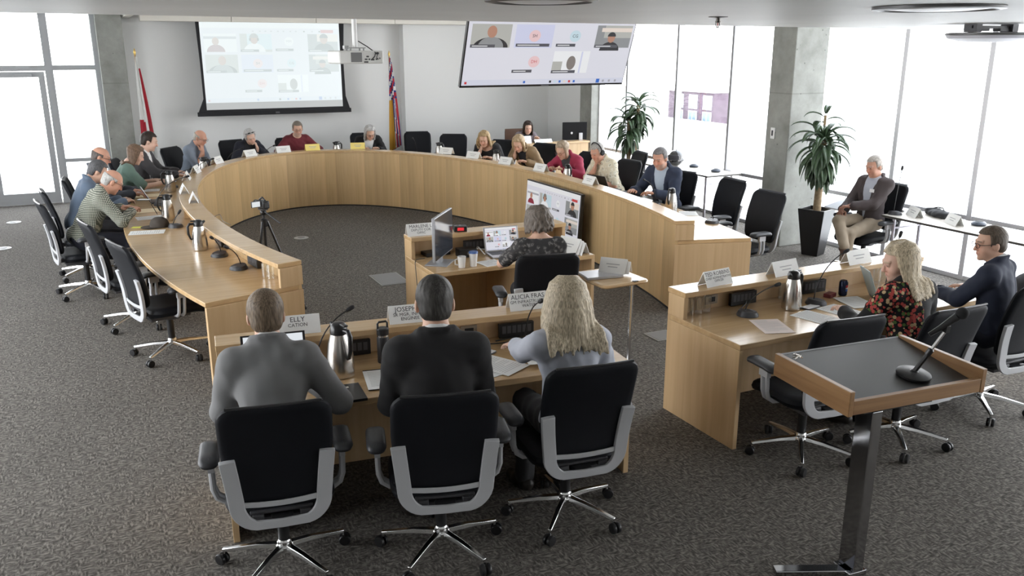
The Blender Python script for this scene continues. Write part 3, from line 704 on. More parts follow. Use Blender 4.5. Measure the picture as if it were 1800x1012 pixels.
class Field:
    """a list of soft-joined round cones and ellipsoids"""
    def __init__(self): self.p = []; self.post = []
    def rc(self, a, b, r1, r2, k=.02, sub=False):
        a, b = np.asarray(a, float), np.asarray(b, float); r = max(r1, r2)
        self.p.append(('c', (a, b, r1, r2), k, sub, np.minimum(a, b) - r, np.maximum(a, b) + r)); return self
    def el(self, c, r, R=None, k=.02, sub=False):
        c, r = np.asarray(c, float), np.asarray(r, float); R = np.eye(3) if R is None else R
        h = np.sqrt(((R * r) ** 2).sum(1)); self.p.append(('e', (c, r, R), k, sub, c - h, c + h)); return self
    def sp(self, c, r, k=.02, sub=False): return self.el(c, (r, r, r), None, k, sub)
    def cut(self, fn): self.post.append(fn); return self
    def bounds(self): return np.min([q[4] for q in self.p if not q[3]], 0), np.max([q[5] for q in self.p if not q[3]], 0)
    def mesh(self, h, lo=None, hi=None, grow=0., noise=None):
        l, u = self.bounds()
        lo = l - 3 * h - grow if lo is None else np.maximum(np.asarray(lo, float), l - 3 * h - grow); hi = u + 3 * h + grow if hi is None else np.minimum(np.asarray(hi, float), u + 3 * h + grow)
        lo = np.floor(lo / h) * h; n = np.maximum(np.ceil((hi - lo) / h).astype(int) + 1, 2)
        ax = [lo[i] + h * np.arange(n[i]) for i in range(3)]
        D = np.full(n, .3, np.float32)
        for kind, a, k, sub, bl, bh in self.p:
            m = k + grow + 3 * h
            i0 = np.clip(np.floor((bl - m - lo) / h).astype(int), 0, n); i1 = np.clip(np.ceil((bh + m - lo) / h).astype(int) + 1, 0, n)
            if np.any(i1 <= i0): continue
            X = ax[0][i0[0]:i1[0], None, None].astype(np.float32); Y = ax[1][None, i0[1]:i1[1], None].astype(np.float32); Z = ax[2][None, None, i0[2]:i1[2]].astype(np.float32)
            if kind == 'c':
                A, B, r1, r2 = a; ba = B - A; L = max(float(ba @ ba), 1e-12)
                px, py, pz = X - A[0], Y - A[1], Z - A[2]
                t = np.clip((px * ba[0] + py * ba[1] + pz * ba[2]) / L, 0, 1)
                d = np.sqrt((px - t * ba[0]) ** 2 + (py - t * ba[1]) ** 2 + (pz - t * ba[2]) ** 2) - (r1 + (r2 - r1) * t)
            else:
                C, r, R = a; px, py, pz = X - C[0], Y - C[1], Z - C[2]
                q = [px * R[0, j] + py * R[1, j] + pz * R[2, j] for j in range(3)]
                k0 = np.sqrt(sum((q[j] / r[j]) ** 2 for j in range(3))); k1 = np.sqrt(sum((q[j] / r[j] ** 2) ** 2 for j in range(3)))
                d = k0 * (k0 - 1) / np.maximum(k1, 1e-6)
            s = (slice(i0[0], i1[0]), slice(i0[1], i1[1]), slice(i0[2], i1[2])); o = D[s]
            if sub:
                d = -d; hh = np.clip(.5 - .5 * (o - d) / k, 0, 1) if k > 0 else 0
                D[s] = o + (d - o) * hh + k * hh * (1 - hh)
            else:
                d = d - grow; hh = np.clip(.5 + .5 * (d - o) / k, 0, 1); D[s] = d + (o - d) * hh - k * hh * (1 - hh)
        if noise or self.post:
            X, Y, Z = ax[0][:, None, None], ax[1][None, :, None], ax[2][None, None, :]
            if noise: D += noise(X, Y, Z).astype(np.float32)
            for fn in self.post: D = np.maximum(D, fn(X, Y, Z).astype(np.float32))
        return nets(D, lo, h)

def nets(D, lo, h):
    """naive surface nets, vectorised: (vertices, quads)"""
    S = D < 0; n = np.array(D.shape)
    c = np.zeros(n - 1, np.int8)
    for dx in (0, 1):
        for dy in (0, 1):
            for dz in (0, 1): c += S[dx:n[0] - 1 + dx, dy:n[1] - 1 + dy, dz:n[2] - 1 + dz]
    cells = np.argwhere((c > 0) & (c < 8))
    if len(cells) == 0: return np.zeros((0, 3)), np.zeros((0, 4), int)
    idx = np.full(n - 1, -1, np.int64); idx[tuple(cells.T)] = np.arange(len(cells))
    acc = np.zeros((len(cells), 3)); cnt = np.zeros(len(cells))
    for a in range(3):
        b1, b2 = [q for q in range(3) if q != a]
        for u in (0, 1):
            for w in (0, 1):
                o0 = np.zeros(3, int); o0[b1] = u; o0[b2] = w; o1 = o0.copy(); o1[a] = 1
                d0 = D[tuple((cells + o0).T)]; d1 = D[tuple((cells + o1).T)]
                m = (d0 < 0) != (d1 < 0); t = np.where(m, d0 / np.where(m, d0 - d1, 1), 0)
                p = np.repeat(o0[None].astype(float), len(cells), 0); p[:, a] = t
                acc[m] += p[m]; cnt[m] += 1
    v = lo + h * (cells + acc / cnt[:, None])
    F = []
    for a in range(3):
        b1, b2 = (a + 1) % 3, (a + 2) % 3
        s0 = [slice(None)] * 3; s1 = [slice(None)] * 3; s0[a] = slice(0, -1); s1[a] = slice(1, None)
        A, B = S[tuple(s0)], S[tuple(s1)]; e = np.argwhere(A != B)
        e = e[(e[:, b1] > 0) & (e[:, b2] > 0) & (e[:, b1] < n[b1] - 1) & (e[:, b2] < n[b2] - 1)]
        if len(e) == 0: continue
        ins = A[tuple(e.T)]
        q = []
        for u, w in ((1, 1), (0, 1), (0, 0), (1, 0)):
            z = e.copy(); z[:, b1] -= u; z[:, b2] -= w; q.append(idx[tuple(z.T)])
        q = np.stack(q, 1); q[~ins] = q[~ins][:, ::-1]; F.append(q)
    F = np.concatenate(F); return v, F[(F >= 0).all(1)]

def np_object(name, parts, mat, parent, col=None, hide_open=False):
    """parts: list of (vertices, quads) joined into one mesh object; col: per-vertex colours"""
    off = 0; V = []; F = []
    for v, f in parts: V.append(v); F.append(f + off); off += len(v)
    V = np.concatenate(V).astype(np.float32); F = np.concatenate(F).astype(np.int32)
    me = bpy.data.meshes.new(name); me.vertices.add(len(V)); me.vertices.foreach_set('co', V.ravel())
    me.loops.add(F.size); me.loops.foreach_set('vertex_index', F.ravel())
    me.polygons.add(len(F)); me.polygons.foreach_set('loop_start', np.arange(0, F.size, 4, dtype=np.int32)); me.polygons.foreach_set('use_smooth', np.ones(len(F), bool))
    me.update(calc_edges=True); me.materials.append(mat)
    if col is not None:
        a = me.color_attributes.new('tone', 'FLOAT_COLOR', 'POINT'); a.data.foreach_set('color', np.concatenate([col, np.ones((len(col), 1))], 1).astype(np.float32).ravel())
    o = bpy.data.objects.new(name, me); COL.objects.link(o); o.parent = parent
    return o

def mat_skin():
    m, nt, b = node_mat('skin'); a = nt.nodes.new('ShaderNodeVertexColor'); a.layer_name = 'tone'
    nt.links.new(a.outputs['Color'], b.inputs['Base Color']); b.inputs['Roughness'].default_value = .5; b.inputs['Specular IOR Level'].default_value = .35
    b.inputs['Subsurface Weight'].default_value = .0
    return m
SKIN = mat_skin()
HAIRM = {}
def hair_mat(c):
    k = tuple(c)
    if k not in HAIRM: HAIRM[k] = mat_pattern('hair_%d' % len(HAIRM), 'streak', tuple(q * .42 for q in c), tuple(min(1, q * 1.25) for q in c), scale=170)
    return HAIRM[k]

def folds(seed, amp=.0035):
    rs = np.random.RandomState(seed); W = [(unit(rs.normal(size=3)) * rs.uniform(45, 95), rs.uniform(0, 6.28)) for _ in range(5)]
    def fn(X, Y, Z):
        s = 0
        for w, p in W: s = s + np.sin(X * w[0] + Y * w[1] + Z * w[2] + p + 1.2 * np.sin(X * 21 + Z * 17 + p))
        return amp * s / 2.2
    return fn

def ik(a, t, l1, l2, pole):
    d = t - a; L = min(np.linalg.norm(d), (l1 + l2) * .995); u = unit(d)
    x = (l1 * l1 - l2 * l2 + L * L) / (2 * L); hgt = math.sqrt(max(l1 * l1 - x * x, 0))
    p = pole - (pole @ u) * u; p = unit(p)
    return a + u * x + p * hgt, a + u * L

def add_hand(F, w, fwd, dors, side, curl=25, spread=1., thumb=0.):
    """a palm, four jointed fingers and a thumb leaving the side of the palm; side +1 puts the thumb on local +x"""
    y = unit(fwd); z = unit(dors - (dors @ y) * y); x = np.cross(y, z) * side
    R = np.stack([x, y, z], 1); g = lambda *p: w + R @ V3(*p)
    F.el(g(0, .046, 0), (.039, .052, .0165), R, .012)
    F.rc(g(-.027, .076, .001), g(.028, .083, .001), .0115, .012, .008)
    F.rc(g(0, -.05, 0), g(0, .02, 0), .026, .024, .015)
    for bx, by, ls, r, sp in ((.0295, .084, (.040, .024, .02), .0088, 5), (.0098, .09, (.045, .028, .022), .009, 1), (-.0102, .087, (.041, .026, .021), .0087, -3), (-.029, .078, (.032, .02, .018), .0078, -8)):
        p = g(bx, by, 0); an = 0; c = curl * (1 + .12 * (bx < 0))
        for j, l in enumerate(ls):
            an += c * (.75, 1.1, .8)[j]; sx = math.sin(rad(sp * spread))
            d = V3(sx, math.cos(rad(an)), -math.sin(rad(an))); q = p + R @ (unit(d) * l)
            F.rc(p, q, r * (1 - .07 * j), r * (.93 - .07 * j), .003); p = q
    a, b2, c2, d2 = g(.022, .014, -.006), g(.047, .043, -.014 - .01 * thumb), g(.055, .074, -.024 - .02 * thumb), g(.052 - .012 * thumb, .098, -.032 - .02 * thumb)
    F.rc(a, b2, .015, .0125, .01); F.rc(b2, c2, .0115, .0098, .005); F.rc(c2, d2, .0098, .0082, .004)

def person(label, px, py, face, lean=8, lean2=12, turn=0, head=(0, 25, 0), arms=None, legs='sit', skin=(.60, .36, .26), hair='short', hair_col=(.1, .07, .05), top=None, under=None,
           trousers=(.02, .02, .024), shoes=(.015, .012, .01), glasses=None, phones=False, beard=None, s=1., fat=1., hr=.0085, side=0, hipz=.565, extra=None, hv=1., hflare=None, hlen=None, chair_label=None, chair_turn=0, female=False, at_xyz=None, seed=1, side_collar=False, mid_layer=None):
    """px, py: where the middle of the head is seen; face: compass turn of the body in degrees; head: (yaw, pitch down, roll)"""
    hipz_u = (.502 + .098 * s) / s if hipz == .565 else hipz / s
    Rl = rotm(-lean, side, 0); Ru = rotm(-(lean + lean2), side * 1.3, turn)
    hip = V3(0, 0, hipz_u); mid = hip + Rl @ V3(0, 0, .25); sh = mid + Ru @ V3(0, 0, .235)
    nb = sh + Ru @ V3(0, .0, .03); Rh = rotm(0, 0, turn + head[0]) @ rotm(-head[1], head[2], 0)
    hc = nb + Ru @ V3(0, .012, .088) + Rh @ V3(0, .018, .065)
    # place
    zc = hc[2] * s
    wx, wy = (at_xyz if at_xyz else at(px, py, zc))[:2]
    fr = rad(face); c, sn = math.cos(fr), math.sin(fr)
    ox, oy = hc[0] * s, hc[1] * s; rx, ry = wx - (c * ox - sn * oy), wy - (sn * ox + c * oy)
    root = thing('person', label, 'person', (rx, ry, 0), fr); root.scale = (s, s, s)
    if chair_label:
        o = .045 - (.05 if lean >= 20 else 0); chair(rx - sn * o, ry + c * o, face + chair_turn, chair_label)
    T = lambda *p: mid + Ru @ V3(*p)       # chest frame
    H = lambda *p: hc + Rh @ V3(*p)        # head frame
    B = Field(); G = Field()               # body, and the torso alone for clothes
    fw = fat
    for Q in (B, G):
        Q.el(hip + V3(0, -.01, .03), (.168 * (.5 + .5 * fw), .118 * fw, .11), Rl, .03)
        Q.el(hip + Rl @ V3(0, .01 * fw, .15), (.142 * fw, .108 * fw, .15), Rl, .05)
        Q.el(T(0, .008, .09), (.158 * (.6 + .4 * fw), .112 * (.6 + .4 * fw), .175), Ru, .05)
        Q.rc(T(-.145, -.01, .215), T(.145, -.01, .215), .062, .062, .05)
        Q.rc(T(-.09, -.02, .23), T(0, -.02, .30), .045, .045, .04); Q.rc(T(.09, -.02, .23), T(0, -.02, .30), .045, .045, .04)
        if female:
            for sx in (-1, 1): Q.sp(T(sx * .07, .085, .085), .055, .04)
    # head
    B.rc(nb + Ru @ V3(0, -.012, -.04), H(0, -.018, -.05), .058 * (.9 if female else 1), .055 * (.9 if female else 1), .03)
    B.el(H(0, -.012, .038), (.0755, .096, .084), Rh, .03); B.el(H(0, .026, -.014), (.065, .066, .098), Rh, .02)
    B.el(H(0, .034, -.068), (.052, .054, .046), Rh, .02); B.sp(H(0, .078, -.096), .016, .02)
    for sx in (-1, 1):
        B.sp(H(sx * .037, .058, -.03), .027, .02)
        B.sp(H(sx * .031, .105, .013), .017, .012, True); B.sp(H(sx * .031, .0805, .012), .0145, .002)
        B.el(H(sx * .078, -.006, -.004), (.011, .02, .033), Rh @ rotm(0, 0, sx * 18), .008)
        B.sp(H(sx * .0115, .098, -.026), .0085, .006)
        B.rc(H(sx * .012, .091, .034), H(sx * .046, .078, .036), .0105, .008, .01)
    B.rc(H(0, .09, .02), H(0, .111, -.022), .008, .0125, .008)
    B.rc(H(-.017, .0885, -.053), H(.017, .0885, -.053), .0065, .0065, .006); B.rc(H(-.014, .088, -.063), H(.014, .088, -.063), .0075, .0075, .005)
    # arms
    wr = []; sleeve = Field(); J = []
    for i, sx in enumerate((-1, 1)):
        a = (arms or {}).get('LR'[i]) or (sx * .17, .42, .825)
        tgt, opt = (a[:3], a[3] if len(a) > 3 else {})
        if opt.get('head'): tgt = tuple(H(*tgt) * s)
        S0 = T(sx * .172, -.008, .205); pole = V3(sx * opt.get('out', .55), -.35, -.75)
        El, W = ik(S0, V3(*tgt) / s, .285, .255, pole)
        B.rc(S0, El, .050, .041, .03); B.rc(El, W, .041, .027, .02)
        fwd = V3(*opt['fwd']) if 'fwd' in opt else unit(W - El); dors = V3(*opt.get('dors', (0, 0, 1)))
        add_hand(B, W, fwd, dors, -sx if opt.get('flip') is None else sx, opt.get('curl', 24), thumb=opt.get('thumb', 0.))
        wr.append((W, fwd)); J.append((S0, El, W))
    # legs
    HJ = [hip + V3(sx * .085, .0, -.005) for sx in (-1, 1)]
    if legs == 'sit': KN = [V3(sx * .115, .42, hipz_u - .03) for sx in (-1, 1)]; AN = [V3(sx * .125, .40, .085) for sx in (-1, 1)]
    elif legs == 'tuck': KN = [V3(sx * .12, .41, hipz_u - .04) for sx in (-1, 1)]; AN = [V3(sx * .11, .22, .085) for sx in (-1, 1)]
    else: KN, AN = [V3(*q) for q in legs[0]], [V3(*q) for q in legs[1]]
    TR = Field()
    TR.el(hip + V3(0, -.01, .02), (.172 * (.5 + .5 * fw), .122 * fw, .107), Rl, .03)
    for i, sx in enumerate((-1, 1)):
        B.rc(HJ[i], KN[i], .078, .052, .03); B.rc(KN[i], AN[i], .05, .036, .03)
        TR.rc(HJ[i], KN[i], .092, .068, .03); TR.rc(KN[i], AN[i] + V3(0, 0, .015), .066, .054, .02)
    # --- skin: one continuous surface, sampled finer at head and hands
    hlo, hhi = hc - .155, hc + .15
    parts = [B.mesh(.02)]
    v, f = parts[0]
    # keep the coarse body outside the finely sampled boxes
    boxes = [(hlo, hhi, hr)]
    for W, fw_ in wr:
        cc = W + unit(fw_) * .075; boxes.append((cc - .13, cc + .13, .0046))
    keep = np.ones(len(f), bool); fc = v[f].mean(1)
    for lo, hi, h in boxes: keep &= ~((fc > lo + .012) & (fc < hi - .012)).all(1)
    parts = [(v, f[keep])]
    for bi, (lo, hi, h) in enumerate(boxes):
        v2, f2 = B.mesh(h, lo, hi)
        if bi:      # the box of a hand ends where that of the head begins
            k2 = ~((v2[f2].mean(1) > hlo + .006) & (v2[f2].mean(1) < hhi - .006)).all(1); f2 = f2[k2]
        parts.append((v2, f2))
    Vs = np.concatenate([p[0] for p in parts]); q = (Vs - hc) @ Rh
    col = np.tile(np.array(skin, float), (len(Vs), 1))
    ruddy = np.exp(-(((q[:, 0] / .05) ** 2 + ((q[:, 1] - .08) / .05) ** 2 + ((q[:, 2] + .022) / .035) ** 2))); col *= 1 + ruddy[:, None] * np.array([.10, -.10, -.10])
    lip = np.exp(-((q[:, 0] / .02) ** 2 + ((q[:, 1] - .094) / .014) ** 2 + ((q[:, 2] + .058) / .009) ** 2) ** 2); col = col * (1 - lip[:, None] * .6) + lip[:, None] * .6 * np.array([.42, .15, .13])
    hc_arr = np.array(hair_col if hair != 'none' else skin)
    for sx in (-1, 1):
        br = (np.abs(q[:, 0] - sx * .03) < .02) & (np.abs(q[:, 2] - .036) < .0055) & (q[:, 1] > .06); col[br] = col[br] * .35 + hc_arr * .65 * .8
        ey = np.exp(-(((q[:, 0] - sx * .031) / .013) ** 2 + ((q[:, 2] - .012) / .007) ** 2 + ((q[:, 1] - .094) / .012) ** 2) ** 2); col = col * (1 - ey[:, None] * .8) + ey[:, None] * .8 * np.array([.05, .035, .03])
    if beard is not None:
        bd_ = (q[:, 2] < -.035) & (q[:, 1] > -.0) & (q[:, 2] > -.125) & ((lip < .3)); col[bd_] = col[bd_] * .6 + np.array(beard) * .4
    np_object('body', parts, SKIN, root, col)
    # --- hair
    if hair != 'none':
        HF = Field(); amp = .004
        Hx = lambda X, Y, Z: [(X - hc[0]) * Rh[0, j] + (Y - hc[1]) * Rh[1, j] + (Z - hc[2]) * Rh[2, j] for j in range(3)]
        if hair in ('short', 'bald', 'crop'):
            g = {'short': .009, 'bald': .003, 'crop': .006}[hair]
            HF.el(H(0, -.014, .041), (.0785 + g, .098 + g, .087 + g * 1.3), Rh, .02); HF.el(H(0, -.05, -.02), (.066 + g, .052 + g, .06), Rh, .02)
            hl = .052 if hair != 'bald' else .03
            def cutface(X, Y, Z):
                x, y, z = Hx(X, Y, Z)
                front = np.maximum(y - .045 - .25 * np.clip(z - .03, 0, 1), -(z - (.088 if hair != 'bald' else .2)) * .9)   # below the hairline, ahead of the ears
                front = np.minimum(y - .030, (hl + .034) - z)
                d = front
                nape = -.062 - z; ear = np.minimum(np.minimum(np.abs(y + .004) - .026, 1) * -1, .012 - z)
                d = np.maximum(np.maximum(d, nape), ear)
                if hair == 'bald': d = np.maximum(d, z - .052 - .10 * np.clip(-y - .02, -.1, .2))
                return d
            HF.cut(cutface)
        else:
            g = .012
            HF.el(H(0, -.014, .042), (.079 * hv + g, .099 * hv + g, .087 * (.5 + .5 * hv) + g), Rh, .02)
            def cutface(X, Y, Z):
                x, y, z = Hx(X, Y, Z); return np.minimum(y - .036, .099 - z - .25 * np.abs(x))
            HF.cut(cutface)
            rs = np.random.RandomState(seed); spec = {'long': (.40, 140, .0125), 'shoulder': (.24, 110, .0125), 'bob': (.15, 90, .0125), 'curly': (.26, 70, .015), 'tied': (.06, 40, .012)}[hair]
            Ls, ns, rr = spec; Ls = hlen or Ls
            for k in range(ns):
                th = rad(-26 + 232 * (k + .5) / ns + rs.uniform(-3, 3)); co_, si = math.cos(th), math.sin(th)    # around the head, leaving the face free
                L = Ls * rs.uniform(.86, 1.08)
                pts = []
                for el_ in (62, 34, 8):
                    e2 = rad(el_); pts.append(H(.087 * hv * math.cos(e2) * co_, -.014 - .107 * hv * math.cos(e2) * si, .042 + .094 * math.sin(e2) * (.5 + .5 * hv)))
                # then hang from the ear line, resting outside the shoulders
                p = pts[-1].copy(); outd = unit(Rh @ V3(co_, -si, 0)); nseg = 6; ph = rs.uniform(0, 6.28)
                for j in range(1, nseg + 1):
                    t_ = j / nseg; wv = (.013 if hair == 'curly' else .004) * math.sin(ph + t_ * (9 if hair == 'curly' else 4))
                    flare = (hflare if hflare is not None else .012 if hair != 'curly' else .028) * math.sin(min(t_ * 1.6, 1.57)) * (1 if Ls > .2 else .6)
                    q_ = pts[2] + V3(0, 0, -L * t_) + outd * (flare + wv - (.03 * t_ if hair in ('bob', 'tied') else 0)) + V3(wv, 0, 0)
                    # keep hair outside the trunk
                    loc = Ru.T @ (q_ - mid)
                    if loc[2] < .285 and abs(loc[0]) < .24:
                        lim = .138 - .05 * max(0, loc[2] - .12) / .15
                        if si > .12:
                            loc[1] = min(loc[1], -lim - .006 * rs.rand()); loc[0] *= 1 + .10 * t_; q_ = mid + Ru @ loc
                        elif si < -.25 and Ls > .2:
                            loc[1] = max(loc[1], lim + .012 + (.03 if female else 0)); q_ = mid + Ru @ loc
                        else: break
                    pts.append(q_)
                for j in range(len(pts) - 1):
                    r1 = rr * (1 - .06 * j); r2 = rr * (1 - .06 * (j + 1)); HF.rc(pts[j], pts[j + 1], r1, r2 if j < len(pts) - 2 else r2 * .5, .007 if hair == 'curly' else .011)
            if hair in ('long', 'shoulder', 'bob'): HF.rc(H(-.02, .05, .118), H(.062, .06, .05), .016, .014, .012); HF.rc(H(-.02, .05, .118), H(-.07, .05, .05), .014, .014, .012)
        def hnoise(X, Y, Z):
            x, y, z = Hx(X, Y, Z); a = np.arctan2(x, -y + .01); return (.0009 if hair in ('short', 'crop', 'bald') else .002 if hair == 'curly' else .0008) * np.sin(a * 26 + 30 * z + 3 * np.sin(40 * z + a * 3)) + (.0016 if hair == 'curly' else .0006) * np.sin(90 * x + 70 * y + 50 * z)
        o = np_object('hair', [HF.mesh(min(hr, .0075), noise=hnoise)], hair_mat(hair_col), root)
    # --- clothes
    def garment(name, mat, grow, sl, cuff, neck, vee=None, hem=-.06, kseed=0, amp=.0035, collar=False, h=.0125, cz=0., xcut=None):
        g_ = Field(); g_.p = list(G.p)
        for i in (0, 1):
            S0, El, W = J[i]; sx = (-1, 1)[i]
            e_ = S0 + (El - S0) * min(1, sl) if sl <= 1 else El
            g_.rc(S0, e_, .060, .060 + (.049 - .060) * min(1, sl), .035)
            if sl > 1:
                w_ = El + (W - El) * (sl - 1); g_.rc(El, w_, .049, cuff, .02)
        if collar:
            for k in range(12):
                a0, a1 = rad(30 * k), rad(30 * (k + 1)); rr_ = .073 if vee is not None else .062
                if name == 'shirt' and under and math.sin((a0 + a1) / 2) < -.75 and not side_collar: continue
                c0, c1 = [nb + Ru @ V3(rr_ * math.cos(a), -.006 + rr_ * math.sin(a), .026 + cz - .035 * math.sin(a)) for a in (a0, a1)]
                if vee is not None and math.sin((a0 + a1) / 2) > .75: continue
                g_.rc(c0, c1, .011, .011, .012)
        if vee is not None:        # padded shoulders and rolled lapels
            for sx in (-1, 1):
                if not female: g_.el(T(sx * .158, -.008, .236), (.052, .058, .026), Ru, .03)
                last = None
                for zz in np.linspace(.205, vee[0] + .01, 7):
                    xx = (zz - vee[0]) * vee[1] + vee[2] + .024; yy = .008 + .112 * (.6 + .4 * fw) * math.sqrt(max(.05, 1 - (xx / .158) ** 2 - ((zz - .09) / .175) ** 2)) - .006
                    p_ = T(sx * xx, yy, zz)
                    if last is not None: g_.rc(last, p_, .015, .015, .008)
                    last = p_
        def nk(X, Y, Z):
            x, y, z = [(X - nb[0]) * Ru[0, j] + (Y - nb[1]) * Ru[1, j] + (Z - nb[2]) * Ru[2, j] for j in range(3)]
            lim = z - (neck + grow + (.045 + cz if collar else 0)) + .55 * np.clip(y, -.03, .2)
            return np.where((x * x + (y) ** 2) < .12 ** 2, lim, -1.)
        g_.cut(nk)
        if vee is not None:
            def vf(X, Y, Z):
                x, y, z = [(X - mid[0]) * Ru[0, j] + (Y - mid[1]) * Ru[1, j] + (Z - mid[2]) * Ru[2, j] for j in range(3)]
                return np.where(y > .0, np.minimum((z - vee[0]) * vee[1] + vee[2] - np.abs(x), .05), -1.)
            g_.cut(vf)
        if xcut is not None: g_.cut(lambda X, Y, Z: (X - mid[0]) * Ru[0, 0] + (Y - mid[1]) * Ru[1, 0] + (Z - mid[2]) * Ru[2, 0] - xcut)
        zb = hip[2] + hem
        g_.cut(lambda X, Y, Z: np.where((np.abs(X) < .26) & (Y < .22), zb - Z, -1.))
        return np_object(name, [g_.mesh(h, grow=grow, noise=folds(seed * 7 + kseed, amp))], mat, root)
    if under: garment('shirt', under, .006, .5, .04, .015, h=.014, amp=.001, collar=True, hem=.02)
    if mid_layer:
        nm, mt_, opt = mid_layer; garment(nm, mt_, **opt)
    if top:
        nm, mt_, opt = top; garment(nm, mt_, **opt)
    np_object('trousers', [TR.mesh(.015, grow=.004, noise=folds(seed + 3, .0035))], trousers if not isinstance(trousers, tuple) else M('cloth_%.3f_%.3f_%.3f' % trousers, trousers, .85, sheen=.2), root)
    for i, sx in enumerate((-1, 1)):
        a = AN[i]; d = unit(V3(a[0] - KN[i][0] * .8, .16, 0) if legs in ('sit', 'tuck') else V3(*(legs[2][i])))
        SF = Field().rc(a + V3(0, 0, -.03) - d * .03, a + d * .06 + V3(0, 0, -.04), .045, .044, .03).rc(a + d * .05 + V3(0, 0, -.045), a + d * .165 + V3(0, 0, -.05 if legs in ('sit', 'tuck') else -.045), .044, .036, .03)
        if legs in ('sit', 'tuck'): SF.cut(lambda X, Y, Z: .002 - Z + 0 * X + 0 * Y)
        np_object('shoe', [SF.mesh(.011)], shoes if not isinstance(shoes, tuple) else M('shoe_%.3f_%.3f_%.3f' % shoes, shoes, .4), root)
    HM = Matrix.Translation(hc) @ Matrix(Rh.tolist()).to_4x4()
    if glasses:
        gm = MB(); GM = M('glasses_%.2f_%.2f_%.2f' % glasses, glasses, .3)
        for sx in (-1, 1):
            gm.tube([(sx * .033 + .024 * math.cos(rad(30 * k)), .109 - .006 * abs(math.cos(rad(30 * k))) * (1 if sx * math.cos(rad(30 * k)) > 0 else 0), .010 + .018 * math.sin(rad(30 * k))) for k in range(12)], .0022, 5, HM, closed=True)
            gm.tube([(sx * .057, .104, .018), (sx * .078, .08, .018), (sx * .084, .0, .014), (sx * .082, -.02, -.004)], .0022, 5, HM)
        gm.tube([(-.010, .110, .015), (0, .114, .018), (.010, .110, .015)], .0022, 5, HM); gm.build('glasses', GM, root)
    if phones:
        e_ = MB()
        e_.tube([(.092 * math.cos(rad(a)), -.01, .045 + .105 * math.sin(rad(a))) for a in range(-12, 193, 12)], .008, 8, HM)
        hp = e_.build('headphones', BLACK, root)
        for sx in (-1, 1): MB().lathe([(.012, 0), (.036, .002), (.040, .012), (.034, .024), (.01, .028)], 20, HM @ frame_mat((sx * .078, -.008, .0), 0, 0, rad(90 * sx))).build('ear_cushion', BLACKMATT, hp)
    root['_hc'] = tuple(hc); root['_s'] = s
    if extra: extra(root, H, T, HM, Ru, mid, J, wr)
    for k in ('_hc', '_s'): del root[k]
    return root

def at(px, py, z):
    """the point at height z that a pixel of the 1800 x 1012 frame looks at"""
    c, s = math.cos(TILT), math.sin(TILT); u, v = (px - 900) / 1500, (py - 506) / 1500
    dx, dy, dz = u, c - v * s, -s - v * c; t = (z - 2.56) / dz; X, Y = t * dx, t * dy
    a = rad(26); return (X * math.cos(a) + Y * math.sin(a), -X * math.sin(a) + Y * math.cos(a), z)
# ------------------------------------------------------------------ the people
def C(n, c, rough=.85, **k): return M(n, c, rough, sheen=.03, bump=.12, bscale=900, **k)
CHECK = mat_pattern('green_check', 'check', (.50, .50, .42), (.035, .045, .035), (.17, .18, .15), scale=60)
FLORAL = mat_pattern('dark_floral', 'floral', (.010, .009, .010), (.42, .07, .06), (.50, .36, .20), scale=40)
ALOHA = mat_pattern('beige_print', 'leaf', (.62, .56, .42), (.30, .27, .18), (.75, .72, .62), scale=20)
GREYPRINT = mat_pattern('grey_print', 'leaf', (.045, .044, .045), (.22, .21, .20), (.075, .07, .07), scale=24)
JK = lambda cz=.008, v=(.04, .24, .012), grow=.016, cuff=.042, **k: dict(grow=grow, sl=1.93, cuff=cuff, neck=-.012, vee=v, hem=-.03, collar=True, cz=cz, **k)
SHIRT = lambda sl=1.95, grow=.010, cuff=.036, **k: dict(grow=grow, sl=sl, cuff=cuff, neck=-.002, collar=True, hem=-.02, **k)
TEE = lambda sl=.62, grow=.010, **k: dict(grow=grow, sl=sl, cuff=.05, neck=-.012, hem=-.02, **k)
WHITECLOTH = C('white_cotton', (.74, .74, .74)); BLUECLOTH = C('pale_blue_cotton', (.42, .50, .60))
RUDDY, FAIR, PALE, TAN = (.56, .30, .21), (.60, .37, .27), (.66, .43, .33), (.44, .26, .17)
F_ = .0125

def badge(root, H, T, HM, Ru, mid, J, wr, x=-.09, z=.14, col=None):
    B_ = Matrix.Translation(mid) @ Matrix(Ru.tolist()).to_4x4()
    MB().box((x, .152, z), (.065, .004, .04), B_).build('name_badge', WHITE, root, bevel=.002)
def watch(i):
    def fn(root, H, T, HM, Ru, mid, J, wr):
        W, El = J[i][2], J[i][1]; d = unit(W - El); c = W - d * .02; R = Vector(tuple(d)).to_track_quat('Z', 'Y').to_matrix().to_4x4()
        MB().lathe([(.030, -.012), (.033, -.01), (.033, .01), (.030, .012)], 24, Matrix.Translation(c) @ R, cap=False).build('wristwatch', BLACK, root)
    return fn

